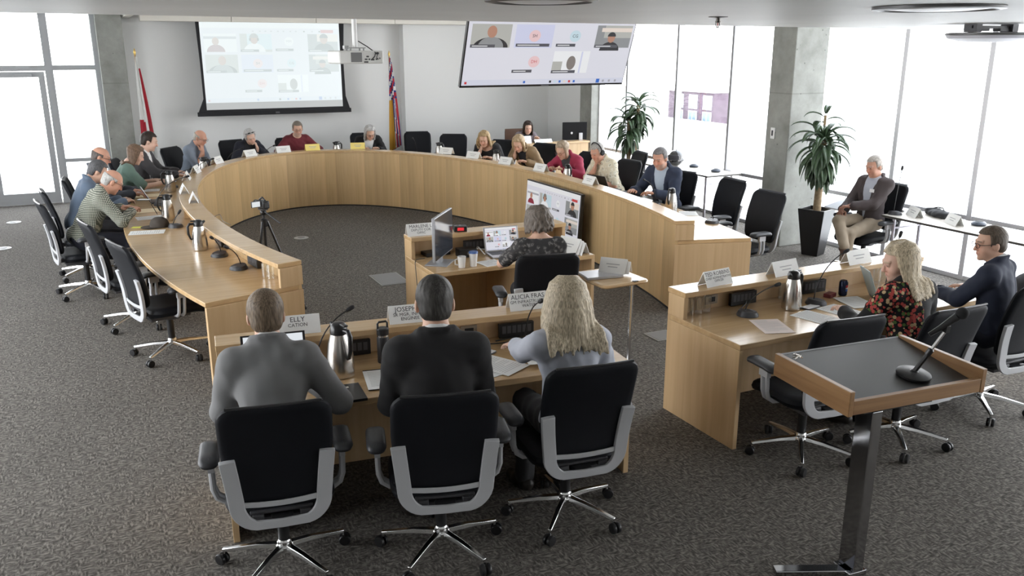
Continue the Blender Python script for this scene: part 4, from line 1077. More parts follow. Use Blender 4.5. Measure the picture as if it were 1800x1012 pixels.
# front desk, backs to the camera
person('man in a grey suit jacket with short brown-grey hair, left of the front desk', 467, 556, -9, 20, 1, head=(2, 8, 0), arms=dict(L=(-.10, .46, .85, dict(out=.5)), R=(.20, .38, .85, dict(out=.6))),
       skin=FAIR, hair='short', hair_col=(.16, .115, .075), top=('jacket', C('grey_suiting', (.19, .19, .192)), JK(grow=.011, h=.011, amp=.0022)), under=WHITECLOTH, trousers=C('grey_trousers', (.05, .05, .055)), hr=.006, s=1.05, fat=1.0, seed=1,
       chair_label='charcoal swivel chair under the man in the grey suit jacket')
person('man in a black suit jacket with cropped dark hair, middle of the front desk', 764, 534, -15, 4, 2, head=(-2, 8, 0), arms=dict(L=(-.12, .40, .83, dict(out=.35)), R=(.14, .40, .83, dict(out=.35))),
       skin=FAIR, hair='crop', hair_col=(.045, .041, .037), top=('jacket', C('black_suiting', (.0075, .0072, .008)), JK(grow=.011, h=.011, amp=.0022)), under=WHITECLOTH, trousers=C('black_trousers', (.012, .012, .014)), hr=.006, s=1.11, seed=2,
       chair_label='charcoal swivel chair under the man in the black suit jacket')
person('woman with long blonde hair in a pale lilac-grey jacket, right of the front desk', 996, 532, -8, 2, 5, head=(-10, 14, 3), arms=dict(L=(-.13, .52, .87, dict(fwd=(-.15, .95, -.1), curl=18, out=.9)), R=(.20, .40, .825)),
       skin=PALE, hair='long', hv=1.14, hflare=.05, hlen=.31, hair_col=(.50, .42, .30), top=('jacket', C('pale_lilac_wool', (.42, .44, .50)), JK(grow=.013, h=.011)), trousers=C('black_trousers', (.012, .012, .014)), hr=.006, s=.985, female=True, fat=.98, seed=3, extra=watch(0),
       chair_label='charcoal swivel chair under the long-haired woman in the pale jacket')
# clerk in the middle
person('clerk with grey wavy hair and a grey patterned top, at the small middle desk', 945, 390, -16, 0, 8, head=(10, 12, 0), arms=dict(L=(-.22, .40, .83, dict(out=1.1)), R=(.16, .44, .83)),
       skin=FAIR, hair='curly', hlen=.15, hv=1.14, hflare=.02, hair_col=(.15, .125, .105), top=('blouse', GREYPRINT, TEE(sl=.80)), trousers=C('black_trousers', (.012, .012, .014)), hr=.008, s=.92, hipz=.612, fat=1.12, female=True, seed=4,
       chair_label='charcoal swivel chair under the clerk at the small middle desk')
# left arm of the horseshoe, nearest first
person('bald man in glasses and a green checked shirt writing at the left desk', 197, 320, -80, 20, 14, head=(-4, 36, 0), arms=dict(L=(-.20, .46, .87, dict(out=1.2)), R=(.10, .50, .87, dict(curl=40, out=1.1))),
       skin=RUDDY, hair='bald', hair_col=(.45, .44, .42), top=('shirt', CHECK, SHIRT()), trousers=C('navy_trousers', (.012, .014, .025)), glasses=(.04, .02, .02), hr=F_ - .003, s=1.03, fat=1.12, seed=5,
       chair_label='charcoal swivel chair under the man in the checked shirt')
person('grey-haired man in a blue jacket looking at a phone at the left desk', 172, 302, -84, 14, 12, head=(-8, 30, 0), arms=dict(L=(-.14, .48, .84, dict(curl=30)), R=(.08, .50, .84, dict(curl=35))),
       skin=FAIR, hair='short', hair_col=(.10, .10, .105), top=('jacket', C('blue_jacket', (.10, .135, .19)), JK()), under=WHITECLOTH, trousers=C('grey_trousers', (.05, .05, .055)), hr=F_, seed=6,
       chair_label='charcoal swivel chair under the grey-haired man in the blue jacket')
person('bald man with glasses mostly hidden behind the man in the blue jacket', 177, 277, -92, 2, 6, head=(-6, 22, 0),
       skin=RUDDY, hair='bald', hair_col=(.12, .10, .09), top=('jacket', C('navy_jacket', (.05, .055, .07)), JK()), under=BLUECLOTH, glasses=(.05, .05, .05), hr=F_, s=1.03, seed=7,
       chair_label='charcoal swivel chair under the bald man behind the blue jacket')
person('woman with long brown hair in a sage green short-sleeved top', 238, 273, -88, 12, 12, head=(-4, 28, 0), arms=dict(L=(-.18, .48, .825), R=(.12, .52, .825)),
       skin=PALE, hair='shoulder', hair_col=(.16, .10, .065), top=('blouse', C('sage_cotton', (.13, .20, .165)), TEE(sl=.9, grow=.014)), trousers=C('black_trousers', (.012, .012, .014)), female=True, fat=1.15, hr=F_, s=.98, seed=8,
       chair_label='charcoal swivel chair under the woman in the sage green top')
person('young man with dark hair in a dark blazer over a white shirt', 262, 249, -106, 8, 8, head=(8, 20, 0), arms=dict(L=(-.16, .50, .83), R=(.12, .54, .825)),
       skin=PALE, hair='short', hair_col=(.03, .02, .015), top=('blazer', C('dark_blazer', (.045, .042, .045)), JK(v=(-.16, .18, .012))), under=WHITECLOTH, trousers=C('navy_trousers', (.012, .014, .025)), hr=F_ - .002, s=1.06, seed=9,
       chair_label='charcoal swivel chair under the young man in the dark blazer')
person('older balding man in a grey-blue shirt holding his hand to his mouth', 352, 243, -132, 14, 12, head=(0, 26, 0), arms=dict(L=(-.12, .40, .825), R=(.03, .125, -.165, dict(head=1, fwd=(-.2, -.2, 1), dors=(0, 1, .3), curl=45, out=.4))),
       skin=RUDDY, hair='bald', hair_col=(.46, .42, .36), top=('shirt', C('grey_blue_shirt', (.19, .225, .28)), SHIRT(sl=.85)), glasses=(.25, .22, .2), hr=F_ - .002, seed=10,
       chair_label='charcoal swivel chair under the older man in the grey-blue shirt')
# head of the horseshoe
def sunglasses(root, H, T, HM, Ru, mid, J, wr):
    g = MB()
    for sx in (-1, 1): g.pillow(.05, .034, .012, .014, lambda a, b, d, sx=sx: (sx * .03 + a, .062 + d - .012 * abs(a) * 10, .122 + b * .6), HM)
    g.tube([(-.088, -.03, .06), (-.085, .03, .10), (-.06, .06, .122)], .004, 6, HM); g.tube([(.088, -.03, .06), (.085, .03, .10), (.06, .06, .122)], .004, 6, HM)
    g.build('sunglasses', BLACK, root)
person('white-haired woman in a navy cardigan, chin on her hand and sunglasses on her head', 440, 241, -160, 20, 16, head=(-14, 26, 12), arms=dict(R=(.16, .42, .825), L=(-.065, .085, -.20, dict(head=1, fwd=(.25, -.1, 1), dors=(-.6, .6, .2), curl=35, out=1.2))),
       skin=PALE, hair='bob', hlen=.085, hv=.97, hair_col=(.55, .54, .53), top=('cardigan', C('navy_knit', (.014, .016, .028)), JK(v=(-.04, .28, .012))), under=C('dark_top', (.02, .02, .025)), female=True, hr=F_ - .002, s=.97, seed=11, extra=sunglasses,
       chair_label='charcoal swivel chair under the woman resting her chin on her hand')
person('man with glasses and grey-brown hair in a maroon sweater', 523, 227, -172, 10, 10, head=(-12, 16, 0), arms=dict(L=(-.20, .42, .87, dict(out=1.4)), R=(.22, .40, .87, dict(out=1.4))),
       skin=FAIR, hair='short', hair_col=(.20, .17, .14), beard=(.35, .32, .29), top=('sweater', C('maroon_knit', (.13, .014, .022)), dict(grow=.014, sl=1.95, cuff=.04, neck=.022, hem=-.02)), glasses=(.08, .06, .05), hr=F_ - .002, seed=12, fat=1.05,
       chair_label='charcoal swivel chair under the man in the maroon sweater')
person('woman with white shoulder-length hair in a black jacket over a white blouse', 650, 234, 172, 24, 20, head=(8, 30, 0), arms=dict(L=(-.15, .40, .825), R=(.15, .40, .825)),
       skin=FAIR, hair='shoulder', hair_col=(.50, .49, .48), top=('jacket', C('black_suiting', (.0075, .0072, .008)), JK(v=(-.04, .26, .012))), under=WHITECLOTH, glasses=(.1, .08, .07), female=True, hr=F_ - .002, s=.98, seed=13,
       chair_label='charcoal swivel chair under the white-haired woman in the black jacket')
# right arm of the horseshoe
person('woman with curly blonde hair in black, hand to her face', 851, 245, 128, 24, 18, head=(14, 24, 0), arms=dict(L=(-.16, .42, .825), R=(.07, .09, -.18, dict(head=1, fwd=(-.3, -.1, 1), dors=(.5, .6, .2), curl=40, out=.7))),
       skin=FAIR, hair='curly', hair_col=(.42, .30, .16), top=('top', C('black_jersey', (.016, .016, .018)), TEE(sl=.6)), female=True, hr=F_ - .002, s=.98, seed=14,
       chair_label='charcoal swivel chair under the curly blonde woman in black')
person('woman with straight blonde hair in a tan jacket with a name badge', 912, 253, 118, 26, 20, head=(12, 34, 0), arms=dict(L=(-.17, .40, .825), R=(.085, .07, -.17, dict(head=1, fwd=(-.2, .1, 1), dors=(.6, .5, .2), curl=40, out=.9))),
       skin=FAIR, hair='shoulder', hair_col=(.45, .33, .20), top=('jacket', C('tan_jacket', (.24, .165, .09)), JK(v=(-.06, .24, .012))), under=C('dark_top', (.02, .02, .025)), female=True, hr=F_ - .002, s=1., seed=15, extra=badge,
       chair_label='charcoal swivel chair under the woman in the tan jacket')
person('woman with glasses and short fair hair in a crimson jacket', 989, 265, 112, 22, 18, head=(0, 28, 0), arms=dict(L=(-.12, .46, .87, dict(out=1.3)), R=(.18, .42, .87, dict(out=1.3))),
       skin=FAIR, hair='bob', hair_col=(.40, .31, .22), top=('jacket', C('crimson_jacket', (.30, .022, .06)), JK(v=(-.05, .22, .012))), under=C('charcoal_top', (.05, .05, .055)), glasses=(.12, .03, .03), female=True, hr=F_ - .002, s=.98, seed=16,
       chair_label='charcoal swivel chair under the woman in the crimson jacket')
person('man wearing black headphones and a beige printed shirt, hand on his chin', 1050, 268, 98, 16, 14, head=(8, 26, 0), arms=dict(L=(-.14, .42, .825), R=(.03, .115, -.20, dict(head=1, fwd=(-.2, -.05, 1), dors=(.5, .7, .1), curl=50, out=1.2))),
       skin=RUDDY, hair='short', hair_col=(.40, .38, .35), top=('shirt', ALOHA, SHIRT(sl=.85, grow=.014)), phones=True, hr=F_ - .002, seed=17, fat=1.12,
       chair_label='charcoal swivel chair under the man with headphones')
person('man with grey hair in a navy blazer and open pale shirt reading papers', 1160, 279, 112, 10, 10, head=(6, 20, 0), arms=dict(L=(-.10, .46, .86), R=(.22, .44, .86, dict(curl=14))),
       skin=RUDDY, hair='short', hair_col=(.20, .19, .19), beard=(.42, .37, .33), top=('blazer', C('navy_blazer', (.022, .032, .062)), JK(v=(-.16, .17, .012))), under=BLUECLOTH, hr=.009, s=1.03, seed=18, fat=1.05,
       chair_label='charcoal swivel chair under the man in the navy blazer')
# corner desk
wd = person('woman with long dark hair sitting at the corner desk', 928, 225, 178, 18, 14, head=(-14, 18, 0), arms=dict(L=(-.15, .40, .91), R=(.15, .40, .91)),
       skin=PALE, hair='shoulder', hair_col=(.04, .025, .02), top=('jacket', C('mauve_jacket', (.20, .17, .19)), JK(v=(-.05, .22, .012))), under=C('dark_top', (.02, .02, .025)), female=True, hr=F_ - .001, s=.90, seed=19)
vc.location = (wd.location.x, wd.location.y + .10, 0); vc.rotation_euler = wd.rotation_euler
# by the window
def paper_in_hand(root, H, T, HM, Ru, mid, J, wr): pass
person('man in a brown blazer and khaki trousers sitting cross-legged by the window', 1537, 293, 92, -6, 4, head=(-4, 18, 0), arms=dict(L=(-.03, .36, .83, dict(curl=40)), R=(.10, .34, .76, dict(curl=45))),
       legs=([(-.10, .44, .54), (.06, .45, .67)], [(-.12, .50, .085), (-.20, .62, .42)], [(0, .18, 0), (-.16, .06, -.06)]),
       skin=RUDDY, hair='short', hair_col=(.46, .42, .38), top=('blazer', C('brown_blazer', (.055, .042, .042)), JK(v=(-.16, .17, .012))), under=C('pale_grey_shirt', (.42, .44, .50)), trousers=C('khaki', (.30, .24, .175)), shoes=C('brown_leather', (.14, .07, .045), .5), hr=.008, s=.97, hipz=.613, seed=20, extra=badge,
       chair_label='charcoal swivel chair by the window under the man in the brown blazer')
# right desk
person('woman with long blonde hair in a black jacket with red flowers on the sleeves', 1580, 462, -2, 8, 8, head=(66, 16, 0), arms=dict(L=(-.18, .42, .83), R=(.20, .38, .825)),
       skin=PALE, hair='long', hv=1.08, hflare=.03, hlen=.30, hair_col=(.52, .43, .30), top=('vest', FLORAL, dict(grow=.017, sl=.40, cuff=.05, neck=-.012, vee=(.0, .2, .02), hem=-.03, h=.011, xcut=.01)), mid_layer=('jacket', C('black_suiting', (.0075, .0072, .008)), JK(grow=.010, h=.011)), trousers=C('black_trousers', (.012, .012, .014)), female=True, hr=.007, s=.97, seed=21,
       chair_label='charcoal swivel chair under the blonde woman in the flowered jacket')
person('man with glasses and short brown hair in a dark navy suit at the right desk', 1741, 429, -2, 4, 6, turn=20, head=(44, 8, 0), arms=dict(L=(-.12, .40, .825), R=(.16, .34, .825)),
       skin=FAIR, hair='short', hair_col=(.10, .075, .055), top=('jacket', C('dark_navy_suiting', (.018, .024, .046)), JK(grow=.011, h=.011, amp=.0022)), under=WHITECLOTH, trousers=C('navy_trousers', (.012, .014, .025)), glasses=(.01, .01, .01), hr=.0065, s=.97, seed=22, side_collar=True,
       chair_label='charcoal swivel chair under the man in the navy suit')
person('person cut off at the right edge with legs stretched out in dark grey trousers', 0, 0, 62, -4, 2, head=(0, 10, 0), at_xyz=(8.02, 4.35), arms=dict(L=(-.16, .30, .66), R=(.20, .30, .66)),
       legs=([(-.12, .44, .58), (.12, .46, .60)], [(-.14, .84, .28), (.10, .88, .34)], [(0, .16, .05), (0, .16, .06)]),
       skin=TAN, hair='short', hair_col=(.05, .04, .03), top=('jacket', C('charcoal_suiting', (.04, .04, .045)), JK()), under=WHITECLOTH, trousers=C('charcoal_trousers', (.05, .05, .055)), shoes=C('brown_leather', (.14, .07, .045), .5), hr=F_, seed=23,
       chair_label='charcoal swivel chair under the person cut off at the right edge')
# ------------------------------------------------------------------ things on the desks
DZ, LZ = .7345, .9315
LID = M('flask_lid', (.012, .012, .013), .3)
def make_flask(label, loc, rz, group='steel coffee flasks on the desks'):
    t = thing('coffee_flask', label, 'flask', loc, rz, group)
    MB().lathe([(.060, 0), (.066, .004), (.067, .03), (.064, .10), (.054, .17), (.043, .205), (.040, .215)], 32).build('body', STEEL, t)
    MB().lathe([(.041, .212), (.042, .235), (.036, .258), (.022, .268), (.008, .270)], 24).tube([(0, .03, .235), (0, .052, .25), (0, .06, .252)], [.016, .012, .009], 10).build('lid', LID, t)
    MB().tube([(0, -.036, .235), (0, -.075, .238), (0, -.092, .215), (0, -.090, .15), (0, -.074, .105), (0, -.062, .10)], [.010, .012, .012, .011, .009, .008], 10).build('handle', LID, t)
    MB().box((0, -.04, .262), (.022, .05, .010), rz=0).build('lever', LID, t, bevel=.003)
    return t
flask0 = None
def flask(x, y, deg, label, z=DZ, s=1.06):
    global flask0
    if flask0 is None: flask0 = make_flask(label, (x, y, z), rad(deg)); flask0.scale = (s, s, s); return flask0
    return dup(flask0, (x, y, z), rad(deg), label, scale=(s, s, s))
for a in [
 (1.14, 4.60, 20, 'steel coffee flask with black lid between the two men at the front desk'),
 (4.44, 4.46, 100, 'steel coffee flask on the right staff desk beside the middle name tent'),
 (.80, 8.34, -80, 'steel coffee flask on the left desk closest to the camera, behind the camcorder'),
 (.66, 10.02, -90, 'steel coffee flask beside the brown cap on the left desk'),
 (.86, 12.06, -90, 'steel coffee flask in front of the woman in the green top'),
 (1.44, 13.36, 60, 'steel coffee flask between the young man and the older man in grey-blue'),
 (3.78, 14.66, 100, 'steel coffee flask between the maroon sweater and the black jacket'),
 (5.32, 13.75, 30, 'steel coffee flask in front of the two empty chairs right of the striped flag'),
 (5.72, 12.30, 20, 'steel coffee flask beside the woman in the tan jacket'),
 (5.88, 10.30, 0, 'steel coffee flask between the crimson jacket and the man with headphones'),
 (5.92, 7.95, -60, 'steel coffee flask at the right end of the horseshoe by the navy blazer'),
]: flask(*a, s=1.2 if a[0] == 1.14 else 1.06)

def mic(label, x, y, deg, reach=.28, high=.26, z=DZ, group='gooseneck microphones on the desks', flat=False):
    """a wedge base, a thin gooseneck leaning forward and a small foam head"""
    t = thing('gooseneck_microphone', label, 'microphone', (x, y, z), rad(deg), group)
    b = MB(); prof = []
    n = 28
    lo = [(.078 * math.cos(2 * PI * k / n), .085 * math.sin(2 * PI * k / n) * (1 if math.sin(2 * PI * k / n) > 0 else .8)) for k in range(n)]
    v = [(p[0], p[1], 0) for p in lo] + [(p[0] * .98, p[1] * .98, .012) for p in lo] + [(p[0] * .8, p[1] * .8, .028 + .14 * max(0, p[1] + .02)) for p in lo]
    b.add(v, [tuple(range(n))[::-1]] + [(k, (k + 1) % n, n + (k + 1) % n, n + k) for k in range(n)] + [(n + k, n + (k + 1) % n, 2 * n + (k + 1) % n, 2 * n + k) for k in range(n)] + [tuple(2 * n + k for k in range(n))])
    b.build('base', DARKGREY, t); MB().box((0, -.035, .028), (.045, .02, .006)).build('talk_button', M('button_grey', (.18, .18, .19), .4), t)
    if not flat:
        c = [(0, .03, .04), (0, .02, .04 + high * .45), (0, -.02 - reach * .3, .04 + high * .85), (0, -.03 - reach, .04 + high)]
        pts = []
        for k in range(11):
            u = k / 10; q = [(1 - u) ** 3, 3 * u * (1 - u) ** 2, 3 * u * u * (1 - u), u ** 3]; pts.append(tuple(sum(q[i] * c[i][j] for i in range(4)) for j in range(3)))
        MB().tube(pts, .0042, 7).build('gooseneck', BLACK, t)
        e, d = Vector(pts[-1]), (Vector(pts[-1]) - Vector(pts[-2])).normalized()
        MB().tube([tuple(e - d * .005), tuple(e + d * .012), tuple(e + d * .04), tuple(e + d * .05)], [.008, .0135, .0135, .007], 12).build('foam_head', BLACKMATT, t)
    return t
for a in [
 ('gooseneck microphone at the end of the left desk, nearest the camera', 1.00, 7.42, -60, .05, .16),
 ('gooseneck microphone beside the nearest flask on the left desk', .92, 7.98, -40, .04, .14),
 ('gooseneck microphone behind the brown cap on the left desk', .70, 9.56, 90, .0, .10),
 ('gooseneck microphone in front of the man in the blue jacket', .66, 11.05, 90, .28, .28),
 ('gooseneck microphone in front of the woman in the green top', .92, 12.42, 80, .2, .2),
 ('gooseneck microphone in front of the young man in the blazer', 1.24, 12.74, 50, .26, .30),
 ('gooseneck microphone in front of the older man in grey-blue', 1.85, 13.92, 42, .26, .30),
 ('gooseneck microphone in front of the woman with chin on hand', 2.52, 14.45, 30, .2, .26),
 ('gooseneck microphone in front of the empty chair beside the striped flag', 5.02, 14.05, -30, .26, .32),
 ('gooseneck microphone in front of the far empty chair at the right end', 6.02, 8.42, -60, .26, .30),
 ('gooseneck microphone by the large card at the right end of the horseshoe', 5.95, 7.25, -70, .2, .14),
 ('gooseneck microphone left of the flask at the front desk', 1.06, 4.74, 90, .14, .30),
 ('gooseneck microphone in front of the blonde woman at the front desk', 2.33, 4.56, 0, .13, .30),
 ('gooseneck microphone at the left end of the right staff desk', 4.05, 4.47, 90, .20, .15),
 ('gooseneck microphone in the middle of the right staff desk', 4.70, 4.47, 86, .18, .33),
 ('gooseneck microphone at the far end of the right staff desk', 5.44, 4.46, 30, .0, .40),
]: mic(*a)

def tent(label, x, y, deg, lines=(), z=LZ, mat=None, w=.26, h=.105, d=.10, group='folded name tents on the desks', size=None, plain=1):
    """a folded card; lines are (text, height) read from the side that faces local -y; otherwise rows of faint print"""
    t = thing('name_tent', label, 'name card', (x, y, z), rad(deg), group)
    b = MB(); a = d / 2; th = .0025
    pr = [(-a, 0), (-a + th * 1.6, 0), (0, h - th * 2.4), (a - th * 1.6, 0), (a, 0), (.0015, h), (-.0015, h)]
    v = [(-w / 2, p, q) for p, q in pr] + [(w / 2, p, q) for p, q in pr]; n = len(pr)
    b.add(v, [(k, (k + 1) % n, n + (k + 1) % n, n + k) for k in range(n)] + [(0, 1, 2, 5, 6)[::-1], (2, 3, 4, 5)[::-1], tuple(n + q for q in (0, 1, 2, 5, 6)), tuple(n + q for q in (2, 3, 4, 5))])
    b.build('card', mat or PAPER, t, smooth=0)
    tilt = math.atan2(h, a); k_ = MB()
    for sgn in (1, -1):
        T_ = Matrix.Rotation(0 if sgn > 0 else PI, 4, 'Z') @ Matrix.Translation((0, -a / 2, h / 2)) @ Matrix.Rotation(tilt, 4, 'X')
        if lines and sgn > 0:
            L = math.hypot(h, a); zz = L * .5 - .008
            for s_, hh in lines:
                zz -= hh * .46; k_.text(s_, hh, T_ @ Matrix.Translation((0, zz, .0014))); zz -= hh * .46
        elif plain:
            for r, wd in ((.012, .5), (-.012, .36)): k_.add([(-wd * w / 2, r - .004, .0014), (wd * w / 2, r - .004, .0014), (wd * w / 2, r + .004, .0014), (-wd * w / 2, r + .004, .0014)], [(0, 1, 2, 3)], T_)
    k_.build('lettering', INK if lines else PALEINK, t, smooth=0)
    return t
YEL = M('yellow_card', (.86, .70, .22), .8)
fd = lambda x, y, z=LZ: tuple(on(desk_front, x, y, z)); rdk = lambda x, y, z=LZ: tuple(on(desk_right, x, y, z))
tent('name tent ending in ELLY on the front desk beside the open laptop', *fd(.47, .67)[:2], -8, [('ELLY', .042), ('CATION', .03)])
tent('name tent beginning JOSEPH on the front desk beside the black bottle', *fd(1.145, .66)[:2], -8, [('JOSEPH M', .042), ('SR MGR, INFRAS', .029), ('ENGINEE', .029)])
tent('name tent beginning ALICIA on the front desk', *fd(1.93, .67)[:2], -6, [('ALICIA FRAS', .042), ('GM INFRASTRUCTU', .028), ('WATER', .028)])
tent('name tent reading TED ROBBINS on the right staff desk', *rdk(.34, .68)[:2], 8, [('TED ROBBINS', .04), ('CHIEF ADMINISTRATIVE', .024), ('OFFICER', .024)])
tent('blank-looking white name tent behind the flask on the right staff desk', *rdk(.98, .68)[:2], 6)
tent('white name tent at the far end of the right staff desk ledge', *rdk(1.75, .69)[:2], 4)
tent('name tent beginning MARLENE on the ledge of the small middle desk', 2.58, 7.19, -4, [('MARLENE L', .042), ('DEPUTY COR', .03), ('OFFIC', .03)])
for x, y, dg, l, m_ in [
 (.93, 9.92, 85, 'white name tent on the left ledge nearest the camcorder', None),
 (.90, 10.62, 88, 'white name tent on the left ledge, second from the camcorder', None),
 (1.04, 11.72, 80, 'white name tent on the left ledge in front of the sage green top', None),
 (1.22, 12.32, 70, 'white name tent on the left ledge in front of the dark blazer', None),
 (1.62, 13.22, 55, 'white name tent on the left ledge in front of the grey-blue shirt', None),
 (2.20, 13.92, 35, 'white name tent in front of the woman with chin on hand', None),
 (2.78, 14.22, 12, 'white name tent left of the maroon sweater', None),
 (3.28, 14.30, 0, 'yellow folded card in front of the maroon sweater', YEL),
 (4.02, 14.18, -16, 'yellow folded card in front of the black jacket and white blouse', YEL),
 (5.10, 12.85, -56, 'white name tent in front of the curly blonde woman', None),
 (5.27, 12.15, -62, 'white name tent with a yellow corner left of the tan jacket', None),
 (5.42, 11.30, -70, 'white name tent in front of the tan jacket', None),
 (5.53, 10.42, -78, 'white name tent in front of the crimson jacket', None),
 (5.54, 9.12, -88, 'white name tent in front of the man with headphones', None),
]: tent(l, x, y, dg, mat=m_, w=.24, h=.10)
for k in range(3):
    tent(['outermost of three nested name tents at the right end of the small middle desk', 'middle one of three nested name tents on the small middle desk', 'innermost of three nested name tents on the small middle desk'][k], 3.90 + .008 * k, 6.74 - .028 * k, -72, z=DZ, h=.135 - .012 * k, w=.25, d=.15 - .02 * k, group='nested name tents')
for k in range(2):
    tent(['outer of two nested name tents on the laptop on the side table', 'inner of two nested name tents on the laptop on the side table'][k], 3.79 + .02 * k, 5.83 - .02 * k, -50, z=.7665, h=.115 - .018 * k, w=.23, d=.13 - .034 * k, group='nested name tents')
tent('name tent on the window table nearer the man in the brown blazer', 8.22, 6.52, 62, z=.743)
tent('name tent on the window table beside the speaker puck', 8.22, 6.02, 62, z=.743)
tent('large white tent card on the ledge of the corner desk', 7.0, 13.93, 0, z=.903, w=.34, h=.13)
tent('low white card on the corner desk ledge right of the larger card', 7.42, 13.93, 0, z=.903, w=.36, h=.06)

# papers
_PN = [0]
def paper(label, x, y, deg, w=.21, l=.28, z=DZ, th=.002, mat=None, lines=True, name='paper_sheet', cat='paper', group=None, curl=0):
    o = MB().box((0, 0, th / 2), (w, l, th))
    if lines:
        rs = random.Random(int(x * 100 + y * 37))
        for k in range(13):
            yy = l * .40 - k * l * .062; ww = w * (.78 if rs.random() > .2 else .45)
            o.add([(-w * .39, yy, th + .0004), (-w * .39 + ww, yy, th + .0004), (-w * .39 + ww, yy + .004, th + .0004), (-w * .39, yy + .004, th + .0004)], [(0, 1, 2, 3)], None, 1)
    o = o.build(name, [mat or PAPER, PALEINK], smooth=0); place(o, (x, y, z), rad(deg)); tag(o, label, cat, group); return o
for a in [
 (1.34, 4.42, -10, 'papers in an open folder between the flask and the man in black', .21, .29, DZ + .006),
 (2.03, 4.33, 28, 'stapled document with printed rows beside the pale jacket, upper sheets', .22, .29, DZ + .004),
 (1.97, 4.34, 14, 'lower document sheets under the stapled pages on the front desk', .22, .29, DZ),
 (2.30, 4.33, -12, 'white sheet partly under the pale jacket sleeve', .21, .28, DZ + .0225),
 (4.44, 4.22, 12, 'white sheet on the right staff desk left of the flowered sleeve', .21, .28, DZ),
 (4.72, 4.25, 8, 'white sheet in front of the flowered sleeve', .21, .28, DZ),
 (4.98, 4.36, -14, 'white sheet nearest the cola can', .21, .28, DZ + .0025),
 (.40, 9.40, 80, 'cream sheet on the left desk in front of the brown cap', .20, .34, DZ),
 (.48, 10.24, 95, 'note paper the man in the checked shirt writes on', .21, .28, DZ),
 (.60, 12.30, 84, 'white papers in front of the woman in the sage green top', .21, .28, DZ),
 (.86, 12.98, 72, 'white papers in front of the young man in the blazer', .21, .28, DZ),
 (6.10, 8.98, 100, 'white papers in the hands of the man in the navy blazer', .30, .22, DZ + .02),
 (6.02, 9.28, 84, 'loose white sheet on the desk before the navy blazer', .19, .28, DZ),
 (6.06, 7.80, 60, 'white card lying at the right end of the horseshoe', .26, .20, DZ),
 (3.04, 6.66, 8, 'white page in front of the laptop of the clerk', .20, .20, DZ),
 (8.12, 5.3, 20, 'white sheet at the near end of the window table', .21, .28, .743),
]: paper(a[3], a[0], a[1], a[2], a[4], a[5], a[6])
paper('pink printed agenda sheet on the right staff desk, nearest the lectern', 4.02, 4.20, -20, .21, .30, DZ, mat=PINKPAPER)
paper('manila envelope on the left desk in front of the checked shirt', .50, 10.72, 90, .26, .34, DZ, mat=CREAMPAPER, lines=False, name='envelope', cat='envelope')
paper('second manila envelope between the papers and the green top', .56, 11.86, 90, .24, .32, DZ, mat=CREAMPAPER, lines=False, name='envelope', cat='envelope')
paper('yellow sticky note at the edge of the left desk', .33, 9.72, 70, .07, .12, DZ, mat=M('sticky_yellow', (.80, .80, .12), .7), lines=False, name='sticky_note', cat='note')
nb_ = paper('black notebook on the front desk by the right elbow of the man in grey', 1.09, 4.30, -4, .18, .24, DZ, .014, mat=BLACK, lines=False, name='notebook', cat='notebook')
MB().box((0, .07, .0145), (.05, .018, .0015)).build('sticker', M('label_white', (.7, .68, .6), .6), nb_)
fo = paper('black folder under the papers beside the flask at the front desk', 1.36, 4.43, -10, .24, .31, DZ, .005, mat=BLACKMATT, lines=False, name='folder', cat='folder')

# laptops
def laptop(label, x, y, deg, w=.33, d=.23, open_=105, body=None, disp=None, z=DZ, draw=None, name='laptop'):
    t = thing(name, label, 'laptop', (x, y, z), rad(deg)); bd_ = body or DARKGREY
    MB().bb(-w / 2, w / 2, -d / 2, d / 2, 0, .014).build('base', bd_, t, bevel=.003)
    if open_:
        MB().bb(-w * .43, w * .43, -.02, d * .42, .0141, .0155).build('keyboard', BLACK, t, smooth=0)
        R = Matrix.Translation((0, d / 2, .014)) @ Matrix.Rotation(rad(open_ - 90) * -1, 4, 'X')
        MB().bb(-w / 2, w / 2, -.003, .005, 0, d * .98, R).build('lid', bd_, t, bevel=.002)
        b = MB(); b.bb(-w * .46, w * .46, -.0045, -.0032, .012, d * .94, R)
        o = b.build('display', disp or M('screen_off', (.01, .01, .012), .12), t, smooth=0)
        if draw: draw(t, R @ Matrix.Translation((0, -.0048, .012 + (d * .94 - .012) / 2)) @ Matrix.Rotation(rad(90), 4, 'X'), w * .92, d * .94 - .012)
    else: MB().bb(-w / 2, w / 2, -d / 2, d / 2, .015, .021).build('lid', bd_, t, bevel=.003)
    return t
SILVER = M('silver_laptop', (.55, .55, .57), .3, .6)

